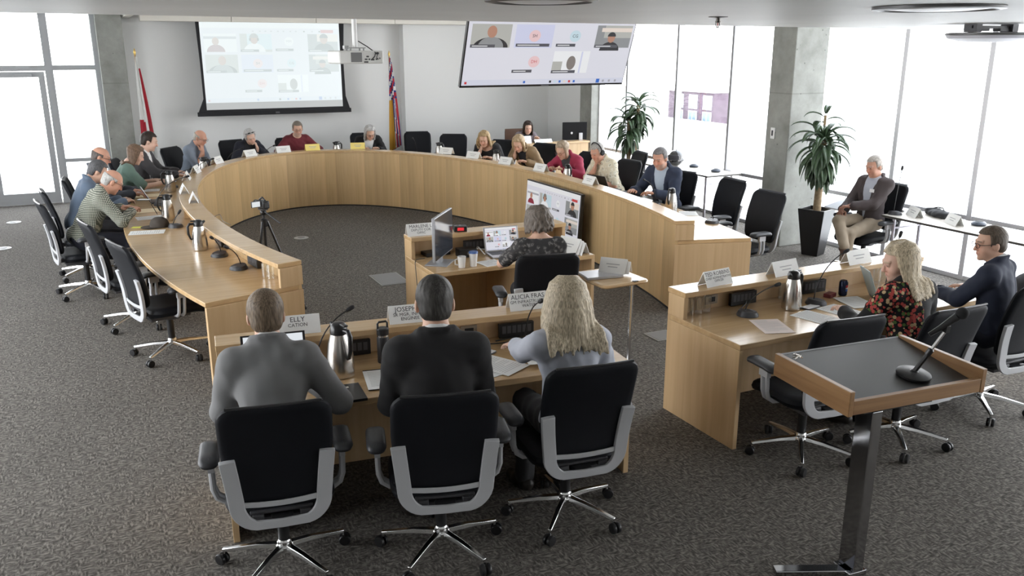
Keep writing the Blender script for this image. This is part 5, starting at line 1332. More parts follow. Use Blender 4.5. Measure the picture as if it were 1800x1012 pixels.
# ------------------------------------------------------------------ pictures on the screens
def em(n, c, s=1.): return mat_emit(n, c, s)
def call_picture(parent, T, w, h, k=1., name='meeting_picture', faded=0., full=True):
    """the video call that runs on every screen: tiles, rounds with initials, dark name bars, a tool bar"""
    f = lambda c: tuple(q * (1 - faded) + faded * w_ for q, w_ in zip(c, (.86, .95, .95) if faded else (1, 1, 1)))
    P = {}; mats = []; b = MB()
    def m_(nm, c):
        key = '%s_%.2f_%.1f' % (nm, faded, k)
        if key not in P: P[key] = len(mats); mats.append(em('screen_' + key, f(c), k))
        return P[key]
    lev = [0]
    def quad(x0, x1, y0, y1, m):
        lev[0] += 1; z = .0006 + .00004 * lev[0] * (w if w > 1 else .35)
        b.add([((x0 - .5) * w, (y0 - .5) * h, z), ((x1 - .5) * w, (y0 - .5) * h, z), ((x1 - .5) * w, (y1 - .5) * h, z), ((x0 - .5) * w, (y1 - .5) * h, z)], [(0, 1, 2, 3)], T, m)
    def disc(cx, cy, rx, ry, m, n=20, a0=0, a1=360):
        lev[0] += 1; z = .0006 + .00004 * lev[0] * (w if w > 1 else .35)
        pts = [((cx - .5 + rx * math.cos(rad(a0 + (a1 - a0) * i / n))) * w, (cy - .5 + ry * math.sin(rad(a0 + (a1 - a0) * i / n))) * h, z) for i in range(n + (a1 - a0 < 360))]
        b.add(pts, [tuple(range(len(pts)))], T, m)
    def txt(s, cx, cy, sz, m):
        lev[0] += 1; z = .0006 + .00004 * lev[0] * (w if w > 1 else .35)
        b.text(s, sz * h, T @ Matrix.Translation(((cx - .5) * w, (cy - .5) * h, z)), m)
    ground = m_('ground', (.80, .80, .88)); white = m_('white', (.93, .94, .96)); bar = m_('bar', (.10, .10, .12)); grey = m_('grey', (.45, .45, .5)); task = m_('task', (.72, .74, .86)); red = m_('red', (.62, .05, .06)); skin = m_('skin', (.50, .26, .18)); dark = m_('dark', (.03, .03, .035)); maroon = m_('maroon', (.28, .02, .05)); room = m_('room', (.50, .50, .47)); room2 = m_('room2', (.30, .31, .32)); lilac = m_('lilac', (.68, .70, .90)); rose = m_('rose', (.88, .62, .64)); sand = m_('sand', (.85, .74, .66)); sky = m_('sky', (.62, .78, .86)); blue = m_('blue', (.04, .16, .60)); hairg = m_('hairg', (.25, .22, .2))
    quad(0, 1, 0, 1, ground); quad(0, 1, .93, 1, white); quad(0, 1, .0, .055, task)
    quad(.86, .955, .875, .915, red)
    for i, x in enumerate((.36, .41, .45, .49, .54, .58, .63, .67, .73, .79, .845)): quad(x, x + .012, .885, .90, grey if i not in (8, 10) else dark)
    X = (.02, .27, .52, .76); W_ = .225; Y = (.635, .375, .115); H_ = .225
    def nb_(x, y, wd): quad(x, x + wd, y, y + .03, bar); quad(x + .01, x + wd * .7, y + .011, y + .019, white)
    def bust(cx, y0, sc, shirt, head, top=None):
        disc(cx, y0, .07 * sc, .10 * sc, shirt, 16, 0, 180); disc(cx, y0 + .145 * sc, .026 * sc, .055 * sc, head)
        if top is not None: disc(cx, y0 + .16 * sc, .029 * sc, .05 * sc, top, 12, 0, 180)
    # first row
    quad(X[0], X[0] + W_, Y[0], Y[0] + H_, white); quad(X[0], X[0] + W_, Y[0] + .16, Y[0] + .19, grey); bust(X[0] + .08, Y[0], .9, maroon, skin); 
    quad(X[1], X[1] + W_, Y[0], Y[0] + H_, room); quad(X[1] + .05, X[1] + W_, Y[0] + .03, Y[0] + H_, sky); bust(X[1] + .10, Y[0], 1.1, white, skin, hairg); disc(X[1] + .072, Y[0] + .155, .007, .02, dark); disc(X[1] + .128, Y[0] + .155, .007, .02, dark); nb_(X[1], Y[0], .13)
    disc(X[2] + .10, Y[0] + .13, .034, .058, white); txt('MM', X[2] + .10, Y[0] + .13, .045, grey); nb_(X[2], Y[0] + .01, .13)
    quad(X[3], X[3] + W_, Y[0], Y[0] + H_, room2); quad(X[3] + .07, X[3] + W_, Y[0] + .13, Y[0] + H_, sand); bust(X[3] + .12, Y[0], 1.1, dark, skin, dark); nb_(X[3], Y[0], .14)
    # second row
    quad(X[0], X[0] + W_, Y[1], Y[1] + H_, room); disc(X[0] + .115, Y[1], .1, .10, dark, 16, 0, 180); bust(X[0] + .115, Y[1], 1.05, room2, skin); nb_(X[0], Y[1], .14)
    quad(X[1], X[1] + W_, Y[1], Y[1] + H_, lilac); disc(X[1] + .115, Y[1] + .115, .034, .058, rose); txt('SH', X[1] + .115, Y[1] + .115, .045, dark); nb_(X[1] + .01, Y[1] + .01, .20)
    disc(X[2] + .11, Y[1] + .115, .034, .058, sky); txt('CG', X[2] + .11, Y[1] + .115, .045, dark); nb_(X[2], Y[1] + .01, .12)
    quad(X[3], X[3] + W_, Y[1], Y[1] + H_, room2); quad(X[3] + .05, X[3] + W_, Y[1] + .10, Y[1] + H_, room); quad(X[3] + .03, X[3] + W_, Y[1] + .16, Y[1] + .20, sand); bust(X[3] + .10, Y[1] - .03, .9, dark, skin, dark); nb_(X[3], Y[1], .15)
    # third row
    disc(X[1] + .135, Y[2] + .12, .034, .058, rose); txt('DH', X[1] + .135, Y[2] + .12, .045, red); nb_(X[1] + .01, Y[2] + .01, .12)
    quad(X[2], X[2] + W_, Y[2], Y[2] + H_, white); quad(X[2], X[2] + .06, Y[2], Y[2] + .12, room); disc(X[2] + .115, Y[2] + .105, .028, .072, hairg); quad(X[2] + .17, X[2] + .18, Y[2], Y[2] + .22, lilac); nb_(X[2], Y[2], .15)
    for i, (x, c) in enumerate(((.015, red), (.36, blue), (.52, dark), (.55, sky), (.58, blue), (.61, sand), (.64, red), (.67, blue), (.82, blue), (.86, grey), (.90, grey), (.94, grey))): quad(x, x + (.022 if x == .82 else .013), .016 if x != .82 else .008, .04 if x != .82 else .05, c)
    o = b.build(name, mats, parent, smooth=0); return o
# projection screen on the back wall
ps = thing('projection_screen', 'black-bordered projection screen on the back wall showing a video call', 'screen', (3.10, 16.17, 1.40))
MB().add([(-1.27, 0, 1.62), (1.33, 0, 1.62), (1.29, 0, .9), (1.30, 0, .3), (1.37, 0, .075), (-1.35, 0, .075), (-1.25, 0, .3), (-1.25, 0, .9)] + [(x, .006, z) for x, z in ((-1.27, 1.62), (1.33, 1.62), (1.29, .9), (1.30, .3), (1.37, .075), (-1.35, .075), (-1.25, .3), (-1.25, .9))],
         [tuple(range(8)), tuple(range(15, 7, -1))] + [(i, (i + 1) % 8, 8 + (i + 1) % 8, 8 + i) for i in range(8)]).build('border', M('screen_black', (.012, .012, .015), .8), ps, smooth=0)
MB().bb(-1.37, 1.39, -.02, .02, 0, .075).build('weight_bar', M('screen_black'), ps, bevel=.006)
MB().bb(-1.21, 1.235, -.004, -.001, .11, 1.60).build('canvas', em('screen_blank', (.50, .52, .52), 1.), ps, smooth=0)  # canvas given its own glow in place of the projector's light
call_picture(ps, Matrix.Translation((.012, -.005, .915)) @ Matrix.Rotation(rad(90), 4, 'X'), 2.44, 1.37, .98, faded=.70)  # projected picture emits too, no beam falls on it
MB().bb(-.02, .05, -.023, -.02, .02, .05).build('maker_mark', M('mark_grey', (.10, .10, .11), .5), ps, smooth=0)
# ceiling television
def television(label, loc, rz, tilt, w, h, mount=None, k=1.2):
    t = thing('television', label, 'television', loc, rz); t.rotation_euler = (tilt, 0, rz)
    MB().bb(-w / 2, w / 2, 0, .05, 0, h).build('casing', BLACK, t, bevel=.006)
    o = MB().bb(-w / 2 + .014, w / 2 - .014, -.002, .0, .028, h - .014).build('screen', em('lcd_dark', (.02, .02, .025), 1), t, smooth=0)
    call_picture(t, Matrix.Translation((0, -.0024, .028 + (h - .042) / 2)) @ Matrix.Rotation(rad(90), 4, 'X'), w - .028, h - .042, k)
    MB().bb(-.05, .05, -.004, .01, .004, .02).build('maker_mark', M('mark_grey'), t, smooth=0)
    return t
tv = television('big television hung from the ceiling, tipped down and showing a video call', (4.81, 9.0, 2.135), 0, rad(21), 2.14, 1.21, k=.82)
MB().bb(-.25, .25, .05, .09, .35, .85).build('mount_plate', BLACK, tv, smooth=0)
MB().tube([(0, .09, .6), (0, .55, 1.62)], .03).build('mount_pole', BLACK, tv)
tv2 = television('television standing on the carpet and leaning against the inside of the horseshoe', (5.20, 9.58, .015), rad(-90), rad(-4), 1.45, .84, k=.72)
# projector
pj = thing('projector', 'white projector on a pole hanging from the ceiling in front of the projection screen', 'projector', (2.86, 10.0, 2.40), rad(6))
MB().bb(-.27, .27, -.19, .19, 0, .145).build('body', M('projector_white', (.66, .66, .64), .45), pj, bevel=.018, bseg=3)
MB().bb(-.13, .0, -.195, -.19, .02, .125).build('vent', M('vent_grey', (.16, .16, .16), .5), pj, smooth=0)
for k in range(9): pass
c = MB()
for x, z, w_ in ((.05, .05, .03), (.09, .05, .02), (.13, .045, .04), (.18, .05, .02), (.22, .06, .012), (.07, .08, .03), (.05, .02, .05)): c.bb(x - w_ / 2, x + w_ / 2, -.196, -.19, z - .008, z + .008)
c.build('connectors', BLACK, pj, smooth=0)
MB().ball((.19, -.20, .115), (.022, .014, .014), 10).build('plug', BLACK, pj)
MB().lathe([(.06, 0), (.062, .05), (.05, .055)], 24, frame_mat((-.16, .185, .075), 0, rad(-90))).build('lens', BLACK, pj)
MB().bb(-.10, .10, -.08, .08, .17, .182).tube([(-.08, -.06, .145), (-.08, -.06, .172)], .01).tube([(.08, -.06, .145), (.08, -.06, .172)], .01).tube([(.08, .06, .145), (.08, .06, .172)], .01).tube([(-.08, .06, .145), (-.08, .06, .172)], .01).bb(-.14, -.09, -.03, .03, .165, .20).build('bracket', M('bracket_grey', (.35, .35, .35), .4), pj, bevel=.002)
MB().tube([(0, 0, .182), (0, 0, 1.33)], .028, 16).build('pole', WHITE, pj)
MB().tube([(.03, -.03, .25), (.10, -.12, .19), (.17, -.195, .12), (.15, -.21, .08), (.12, -.2, .05)], .006).tube([(.19, -.21, .11), (.17, -.215, .07), (.20, -.2, .05)], .005).build('cable', BLACK, pj)
pj.location.z = 2.39

# ------------------------------------------------------------------ front desk
BLANKDISP = em('display_white', (.72, .76, .80), 1.)
laptop('open black laptop with a white page in front of the man in the grey jacket', *fd(.31, .34)[:2], -8, .36, .25, 108, BLACK, BLANKDISP)
laptop('dark laptop mostly hidden in front of the woman in the pale jacket', *fd(1.98, .26)[:2], -4, .33, .23, 0, DARKGREY)
bt = thing('water_bottle', 'matt black insulated bottle with a loop lid on the front desk', 'bottle', (1.43, 4.70, DZ))
MB().lathe([(.034, 0), (.037, .004), (.037, .155), (.034, .165)], 28).build('body', M('bottle_black', (.02, .02, .022), .5), bt)
MB().lathe([(.035, .165), (.035, .176)], 28).build('steel_ring', POLISHED, bt)
lid_ = MB().lathe([(.036, .176), (.037, .21), (.03, .218)], 28).build('lid', BLACK, bt)
MB().tube([(-.03, 0, .205), (-.03, 0, .245), (-.022, 0, .255), (.022, 0, .255), (.03, 0, .245), (.03, 0, .205)], .007).build('loop', BLACK, lid_)
def phone(label, x, y, deg, z=DZ):
    o = MB().pillow(.074, .15, .009, .012, lambda a, b, d: (a, b, .005 + d)).build('mobile_phone', BLACK); place(o, (x, y, z), rad(deg)); tag(o, label, 'phone')
    MB().pillow(.068, .142, .0012, .010, lambda a, b, d: (a, b, .0098 + d)).build('screen', M('screen_off'), o)
phone('black mobile phone beside the left hand of the woman in the pale jacket', 2.05, 4.60, 30)
phone('black mobile phone on the right staff desk beside the white sheets', 4.58, 4.41, -80)
def panel(label, x, y, deg, w=.24, z=.76, h=.075):
    """a black connection box at the back of the desk, with sockets"""
    t = thing('connection_box', label, 'socket box', (x, y, z), rad(deg), 'connection boxes under the ledges')
    MB().bb(-w / 2, w / 2, -.03, .0, -.02, h).build('housing', BLACK, t, bevel=.003)
    b = MB()
    for k in range(6): b.bb(-w / 2 + .02 + k * (w - .03) / 6, -w / 2 + .045 + k * (w - .03) / 6, -.032, -.029, .01, h - .015)
    b.build('sockets', M('socket_grey', (.07, .07, .075), .5), t, smooth=0)
for a in [
 ('black connection box behind the flask on the front desk', *fd(.78, .70)[:2], -6.3), ('black connection box in front of the woman in the pale jacket', *fd(1.86, .70)[:2], -6.3),
 ('black connection box at the left end of the right staff desk', *rdk(.62, .71)[:2], .5), ('black connection box in the middle of the right staff desk', *rdk(1.32, .71)[:2], .5),
 ('black connection box under the near end of the left ledge', 1.155, 7.46, -80), ('black connection box behind the nearest flask on the left desk', 1.005, 8.45, -84),
 ('black connection box on the small middle desk under its ledge', 3.12, 7.20, 0),
]: panel(*a)
def socket(label, x, y, deg, z=.80):
    t = thing('wall_socket', label, 'socket', (x, y, z), rad(deg)); MB().bb(-.055, .055, -.008, 0, -.035, .035).build('plate', M('plate_bronze', (.30, .25, .19), .4, .4), t, bevel=.002)
    MB().bb(-.03, .03, -.010, -.008, -.018, .018).build('insert', BLACK, t, smooth=0)
socket('socket plate on the back panel of the front desk', *fd(1.55, .728)[:2], -6.3); socket('socket plate at the left end of the right staff desk', *rdk(.36, .738)[:2], .5); socket('socket plate under the near end of the left ledge', 1.106, 7.75, -83, .82)
# tumblers standing under the ledges
def tumbler(label, x, y, group):
    t = MB().lathe([(.024, .0), (.026, .002), (.031, .125), (.029, .125), (.024, .008), (.001, .008)], 20, cap=False).build('drinking_glass', TUMBLER); place(t, (x, y, DZ)); tag(t, label, 'glass', group)
for k in range(3):
    tumbler('upturned drinking glass under the ledge at the left end of the right staff desk', *rdk(.11 + .075 * k, .66)[:2], 'glasses at the left end of the right staff desk')
    tumbler('drinking glass under the ledge behind the flask on the right staff desk', *rdk(.98 + .075 * k, .67)[:2], 'glasses behind the flask')
for k in range(2):
    tumbler('drinking glass at the near end of the left desk under the ledge', 1.19 - .03 * k, 6.95 + .075 * k, 'glasses at the end of the left desk')
    tumbler('drinking glass at the far end of the right staff desk', *rdk(1.98 + .08 * k, .67)[:2], 'glasses at the far end of the right staff desk')
# cables
def cable(label, pts, r=.004, mat=None):
    P = [Vector(p) for p in pts]; q = []
    for i in range(len(P) - 1):
        a, b, c, d = P[max(i - 1, 0)], P[i], P[i + 1], P[min(i + 2, len(P) - 1)]
        for k in range(5):
            t = k / 5; q.append(.5 * ((2 * b) + (c - a) * t + (2 * a - 5 * b + 4 * c - d) * t * t + (3 * b - a - 3 * c + d) * t ** 3))
    q.append(P[-1]); o = MB().tube([tuple(v) for v in q], r, 6).build('cable', mat or BLACK); tag(o, label, 'cable')
cable('black cable running from the right microphone to the connection box of the right staff desk', [rdk(.47, .56, .74), rdk(.55, .62, .742), rdk(.62, .66, .75), rdk(.64, .675, .765)])
cable('tangled black cables in front of the woman in the pale jacket', [fd(1.62, .60, .74), fd(1.75, .56, .75), fd(1.9, .58, .745), fd(1.85, .64, .75), fd(1.7, .63, .742)])
cable('black power cable trailing down the left side of the small middle desk', [(2.56, 7.04, .745), (2.47, 7.0, .752), (2.448, 6.97, .735), (2.44, 6.95, .70), (2.43, 6.85, .35), (2.43, 6.78, .08), (2.42, 6.62, .006)])
cable('white cable looping beside the laptop of the clerk', [(3.30, 7.08, .742), (3.12, 7.12, .76), (3.08, 7.02, .80), (3.09, 6.92, .76), (3.12, 6.96, .742)], .005, WHITE)
cable('thin dark cable on the left ledge near the camcorder', [(1.02, 8.9, .934), (1.08, 8.98, .936), (1.06, 8.62, .934), (1.10, 8.4, .934)], .003)

# ------------------------------------------------------------------ right staff desk
can = thing('drink_can', 'dark blue cola can with a red, white and blue roundel on the right staff desk', 'can', (5.04, 4.545, DZ), rad(25))
MB().lathe([(.024, 0), (.032, .008), (.033, .015), (.033, .105), (.026, .118), (.025, .121), (.022, .118), (.001, .118)], 28).build('can_body', M('can_blue', (.012, .016, .05), .25, .3), can)
g = MB(); 
def canpatch(z0, z1, a0, a1, m):
    n = 8; A = [(.0334 * math.cos(rad(a0 + (a1 - a0) * i / n)), .0334 * math.sin(rad(a0 + (a1 - a0) * i / n)), z0) for i in range(n + 1)]; B_ = [(x, y, z1) for x, y, _ in A]; g.quadstrip(A, B_, None, m)
canpatch(.068, .088, -130, -70, 0); canpatch(.058, .068, -130, -70, 1); canpatch(.040, .058, -130, -70, 2)
g.build('roundel', [M('can_red', (.5, .03, .03), .3), M('can_white', (.8, .8, .8), .3), M('can_mid_blue', (.03, .08, .35), .3)], can)
fb = thing('steel_bottle', 'pale steel bottle with a loop lid at the far end of the right staff desk', 'bottle', (5.74, 4.50, DZ))
MB().lathe([(.038, 0), (.042, .005), (.042, .17), (.034, .19), (.032, .20)], 26).build('body', M('bottle_sand', (.50, .46, .40), .35, .3), fb)
l2 = MB().lathe([(.034, .20), (.036, .235), (.03, .24)], 24).build('lid', BLACK, fb); MB().tube([(-.028, 0, .235), (-.022, 0, .265), (.022, 0, .265), (.028, 0, .235)], .006).build('loop', BLACK, l2)
laptop('slim tablet propped up in front of the blonde woman in the flowered jacket', 5.30, 4.33, 62, .20, .24, 112, M('tablet_grey', (.35, .42, .42), .4), em('tablet_screen', (.62, .80, .82), .9), name='tablet')
# spare adapter
ad = MB().bb(-.05, .05, -.03, .03, 0, .03).build('power_adapter', M('adapter_red', (.20, .03, .035), .4), bevel=.004); place(ad, rdk(1.36, .56, DZ), rad(20)); tag(ad, 'small dark red adapter lying beside the cola can', 'adapter')

# ------------------------------------------------------------------ small middle desk
mo = thing('monitor', 'large monitor turned side-on at the left of the small middle desk', 'monitor', (2.66, 6.84, DZ), rad(52))
MB().bb(-.27, .27, -.012, .014, .07, .45).build('panel', M('monitor_silver', (.35, .36, .38), .35, .3), mo, bevel=.004)
MB().bb(-.262, .262, -.0145, -.0118, .08, .442).build('screen', M('screen_glossy', (.03, .035, .045), .12), mo, smooth=0)
MB().bb(-.045, .045, .014, .05, .006, .30).build('stand', M('monitor_silver'), mo, bevel=.004); MB().bb(-.13, .13, -.07, .13, 0, .008).build('foot', M('monitor_silver'), mo, bevel=.002)
laptop('silver laptop open on the video call in front of the clerk', 3.30, 6.88, -6, .34, .23, 106, SILVER, em('lcd_dark', (.02, .02, .025), 1), draw=lambda t, T, w, h: call_picture(t, T, w, h, .80))
def cup(name, label, x, y, lidm, body, h=.12, r=.038, handle=False):
    t = thing(name, label, 'cup', (x, y, DZ)); MB().lathe([(r * .74, 0), (r, h), (r * .94, h), (r * .7, .005), (.001, .005)], 24, cap=False).build('body', body, t)
    if lidm: MB().lathe([(r * 1.07, h - .004), (r * 1.07, h + .006), (r * .95, h + .012), (.001, h + .012)], 24).build('lid', lidm, t)
    if handle: MB().tube([(-r * .9, 0, h * .82), (-r * 1.6, 0, h * .75), (-r * 1.6, 0, h * .35), (-r * .8, 0, h * .25)], .006).build('handle', body, t)
cup('paper_cup', 'white paper cup with a blue lid on the small middle desk', 2.86, 6.63, M('blue_lid', (.04, .10, .30), .4), WHITE)
cup('mug', 'white mug beside the paper cup on the small middle desk', 2.75, 6.63, None, WHITE, .098, .038, True)
bx = thing('control_box', 'small black control box with a red light on the ledge of the small middle desk', 'control box', (2.97, 7.19, LZ - .0005), rad(-15))
MB().bb(-.06, .06, -.05, .05, 0, .05).build('housing', BLACK, bx, bevel=.005); MB().bb(-.03, .03, -.0515, -.05, .012, .04).build('red_light', em('led_red', (.75, .03, .04), 1.), bx, smooth=0)
MB().bb(-.05, -.03, -.02, .02, .05, .053).bb(-.01, .01, -.02, .02, .05, .053).build('buttons', M('button_grey'), bx, smooth=0)
for l, x, y, dg, s_ in (('flat black router on the small middle desk behind the monitor', 2.72, 7.18, 4, (.24, .14, .035)), ('black dock with a round knob on the small middle desk', 2.95, 7.0, -4, (.17, .13, .075))):
    o = thing('desk_device', l, 'device', (x, y, DZ), rad(dg)); MB().bb(-s_[0] / 2, s_[0] / 2, -s_[1] / 2, s_[1] / 2, 0, s_[2]).build('housing', BLACK, o, bevel=.006)
    MB().lathe([(.016, 0), (.016, .012), (.013, .014)], 16, frame_mat((0, -s_[1] / 2, s_[2] * .55), 0, rad(90))).build('knob', M('knob_grey', (.3, .3, .3), .3, .5), o)
laptop('closed silver laptop on the side table under the name tents', 3.66, 5.83, -8, .32, .22, 0, SILVER, z=.7445)

# ------------------------------------------------------------------ left desk
hat = thing('brown_cap', 'brown felt cap lying on the left desk beside the flask', 'cap', (.54, 9.66, DZ), rad(100))
HATM = M('brown_felt', (.055, .045, .037), .9, bump=.2, bscale=300)
MB().lathe([(.001, .105), (.045, .10), (.08, .078), (.096, .04), (.10, .008), (.10, 0)], 28).build('crown', HATM, hat)
v = [(.10 * math.sin(rad(a)), .08 * math.cos(rad(a)), .006) for a in range(-70, 71, 10)]; w_ = [(.10 * math.sin(rad(a)), .09 + .10 * math.cos(rad(a)), .004) for a in range(-70, 71, 10)]
MB().quadstrip(v, w_).quadstrip([(x, y, z + .004) for x, y, z in v], [(x, y, z + .004) for x, y, z in w_], None, 0, True).build('brim', HATM, hat)
laptop('black laptop open in front of the man in the blue jacket', .66, 11.30, 90, .30, .20, 118, DARKGREY)
laptop('thin dark laptop open in front of the young man in the blazer', 1.30, 13.04, 242, .28, .18, 110, DARKGREY)
laptop('black laptop with raised lid between the headphones and the navy blazer', 6.14, 9.68, 104, .33, .23, 118, BLACK)
phone('mobile phone in the hands of the man in the blue jacket', .46, 10.62, 60, .875)
cu = cup('paper_cup', 'white cup on the desk in front of the crimson jacket', 5.74, 10.22, None, WHITE, .10, .042)
pn = MB().tube([(0, 0, 0), (.0, .05, .12)], .004, 8).build('pen', BLACK); place(pn, (.56, 10.19, .775), rad(90)); tag(pn, 'black pen in the writing hand of the man in the checked shirt', 'pen')

# camcorder on a tripod inside the horseshoe
tp = thing('camera_tripod', 'black tripod standing on the carpet inside the left arm of the horseshoe', 'tripod', (1.42, 8.45, 0), rad(20))
for k in range(3):
    a = rad(90 + 120 * k); lg = MB().tube([(.03 * math.cos(a), .03 * math.sin(a), .93), (.19 * math.cos(a), .19 * math.sin(a), .45), (.34 * math.cos(a), .34 * math.sin(a), .012)], [.014, .012, .009], 8).build('leg', BLACK, tp)
    MB().ball((.34 * math.cos(a), .34 * math.sin(a), .014), .014, 8).build('foot', BLACKMATT, lg)
MB().tube([(0, 0, .55), (0, 0, 1.0)], .014).build('centre_column', BLACK, tp)
MB().lathe([(.03, .88), (.035, .90), (.035, .95), (.02, .96)], 16).ball((0, 0, 1.02), .032, 12).bb(-.03, .03, -.045, .045, 1.045, 1.06).build('head', BLACK, tp); MB().tube([(0, -.03, 1.03), (.06, -.20, .93)], .008).build('pan_handle', BLACK, tp)
cc = thing('camcorder', 'small black camcorder with its screen flipped out, on the tripod', 'camcorder', (1.42, 8.45, 1.062), rad(20))
MB().bb(-.035, .035, -.075, .085, 0, .075).build('body', BLACK, cc, bevel=.012, bseg=3); MB().lathe([(.026, 0), (.03, .045), (.022, .05)], 18, frame_mat((0, .085, .04), 0, rad(-90))).build('lens', BLACK, cc)
fl = MB().bb(-.135, -.04, -.03, -.018, .02, .08).build('flip_screen', BLACK, cc, bevel=.002); MB().bb(-.13, -.045, -.0312, -.030, .025, .075).build('display', em('camcorder_screen', (.7, .74, .76), 1.), fl, smooth=0)
MB().tube([(0, -.05, .08), (0, .0, .105), (0, .05, .08)], .009).build('grip', BLACK, cc)

# ------------------------------------------------------------------ window tables and corner desk
bg_ = thing('black_bag', 'black soft bag lying on the window table behind the name tents', 'bag', (8.46, 6.42, .743), rad(70))
v_, f_ = Field().el((0, 0, .03), (.22, .085, .045), None, .02).el((-.1, .02, .04), (.10, .07, .04), None, .03).el((.12, -.01, .035), (.09, .06, .03), None, .03).cut(lambda X, Y, Z: .001 - Z + 0 * X + 0 * Y).mesh(.009, noise=folds(5, .006))
np_object('pouch', [(v_, f_)], C('black_nylon', (.014, .014, .016)), bg_); MB().tube([(-.12, .0, .075), (-.05, -.03, .095), (.05, -.03, .09), (.12, 0, .065)], .007).build('strap', BLACKMATT, bg_)
mic('gooseneck microphone with a tall straight neck at the end of the window table', 8.12, 6.70, 100, .0, .46, .743)
hm = thing('motorcycle_helmet', 'glossy black helmet on the far window table behind the navy blazer', 'helmet', (8.40, 11.2, .743), rad(120))
v_, f_ = Field().el((0, 0, .13), (.125, .15, .13), None, .02).el((0, .07, .075), (.10, .09, .06), None, .04).cut(lambda X, Y, Z: .002 - Z + 0 * X + 0 * Y).mesh(.01); np_object('shell', [(v_, f_)], M('gloss_black', (.012, .012, .014), .08, coat=1), hm)
MB().pillow(.2, .085, .012, .03, lambda a, b, d: (a, .155 + d - 3.2 * a * a - 1.2 * b * b, .145 + b)).build('visor', M('smoke_visor', (.06, .06, .07), .05), hm)
def puck(label, x, y):
    t = thing('speaker_puck', label, 'conference speaker', (x, y, .743)); MB().lathe([(.06, 0), (.075, .006), (.078, .02), (.06, .038), (.04, .044), (.001, .045)], 28).build('body', M('puck_blue', (.03, .04, .06), .4), t); MB().lathe([(.04, .044), (.04, .046), (.001, .047)], 24).build('grille', BLACKMATT, t)
puck('dark conference speaker puck on the far window table nearer the helmet', 8.56, 10.95); puck('dark conference speaker puck at the near end of the far window table', 8.52, 10.36); puck('dark conference speaker puck on the near window table beside the name tent', 8.40, 5.86)
cp_ = MB().bb(-.12, .12, -.16, .16, 0, .02).build('clipboard', M('clip_pale', (.62, .64, .68), .5), bevel=.002)
place(cp_, (7.93, 7.30, .765), rad(85), rad(-14)); tag(cp_, 'white notepad in the hands of the man in the brown blazer', 'notepad')
im = thing('monitor', 'black-backed desktop monitor on a silver stand at the corner desk', 'monitor', (8.2, 14.12, .726), rad(-12))
MB().bb(-.24, .24, -.01, .01, .17, .50).build('panel', M('monitor_back', (.008, .008, .009), .75, spec=.2), im, bevel=.004); MB().bb(.08, .15, -.03, -.01, .0, .30).build('stand', SILVER, im, bevel=.003); MB().bb(.0, .22, -.09, .08, 0, .008).build('foot', SILVER, im, bevel=.002)
MB().lathe([(.022, 0), (.022, .001), (.001, .0012)], 20, frame_mat((-.06, -.0105, .30), 0, rad(90))).build('maker_mark', M('mark_pale', (.6, .6, .62), .3), im)
sg = MB().bb(-.16, .16, -.006, 0, 0, .17).build('notice', M('notice_white', (.72, .76, .80), .6)); place(sg, (7.5, 13.838, .67)); tag(sg, 'white notice with blue border taped to the front of the corner desk', 'sign')
MB().bb(-.165, .165, -.007, -.006, .15, .175).bb(-.165, .165, -.007, -.006, -.004, .012).bb(-.165, -.155, -.007, -.006, 0, .17).bb(.155, .165, -.007, -.006, 0, .17).bb(-.09, .09, -.007, -.006, .075, .095).build('border', M('notice_blue', (.08, .2, .42), .6), sg, smooth=0)

# ------------------------------------------------------------------ flags
def flag(label, x, y, top, seed, colour, name='flag'):
    t = thing(name, label, 'flag', (x, y, 0), 0)
    MB().lathe([(.14, 0), (.145, .01), (.13, .03), (.05, .045), (.02, .06)], 28).build('base', M('flag_base', (.20, .15, .06), .3, .8), t)
    MB().tube([(0, 0, .04), (0, 0, top - .1)], .0125, 10).build('pole', M('flag_pole', (.32, .19, .09), .4), t)
    MB().lathe([(.012, top - .11), (.016, top - .09), (.022, top - .06), (.012, top - .03), (.005, top)], 14).build('finial', M('gold', (.65, .45, .15), .3, .9), t)
    # cloth gathered down the pole in folds, spreading as it falls
    nz, na = 44, 72; v = []; f = []
    z1, z0 = top - .13, top - 1.80
    for i in range(nz + 1):
        u = i / nz; z = z1 + (z0 - z1) * u; spread = .018 + .125 * u ** .8
        for k in range(na):
            a = 2 * PI * k / na; r = spread * (.62 + .26 * math.sin(5 * a + seed + 1.5 * u) + .12 * math.sin(9 * a + 2 * seed - 2 * u))
            v.append((r * math.cos(a) + .055 * u + .01, r * .75 * math.sin(a) - .01, z + .05 * math.sin(a + seed) * u))
    f = [(i * na + k, i * na + (k + 1) % na, (i + 1) * na + (k + 1) % na, (i + 1) * na + k) for i in range(nz) for k in range(na)] + [tuple(range(na))[::-1], tuple(nz * na + k for k in range(na))]
    b = MB().add(v, f); mats, pick = colour; b.mi = [pick(((q // na) + .5) / nz, (q % na) / na) if q < nz * na else 0 for q in range(len(f))]
    b.build('cloth', mats, t, smooth=60); return t
RED, WHT, BLU, GLD = C('flag_red', (.34, .012, .025)), C('flag_white', (.62, .62, .60)), C('flag_blue', (.02, .035, .17)), C('flag_gold', (.52, .27, .03))
def ca(u, a):
    if .50 < a < .74: return 0 if u > .56 + .25 * (a - .5) else 1
    if a > .80 or a < .10: return 0 if .12 < u < .80 else 1
    return 1
flag('red and white maple leaf flag hanging on a pole beside the left concrete column', .80, 15.75, 2.56, .6, ([RED, WHT], ca))
def bc(u, a):
    if u < .45:
        q = math.sin(u * 40 + a * 11); return 0 if q > .45 else 2 if q > -.55 else 1
    q = (a * 7 + u * .6) % 1; return 3 if .50 < a < .70 else (2 if q < .55 else 1 if q < .66 else 0)
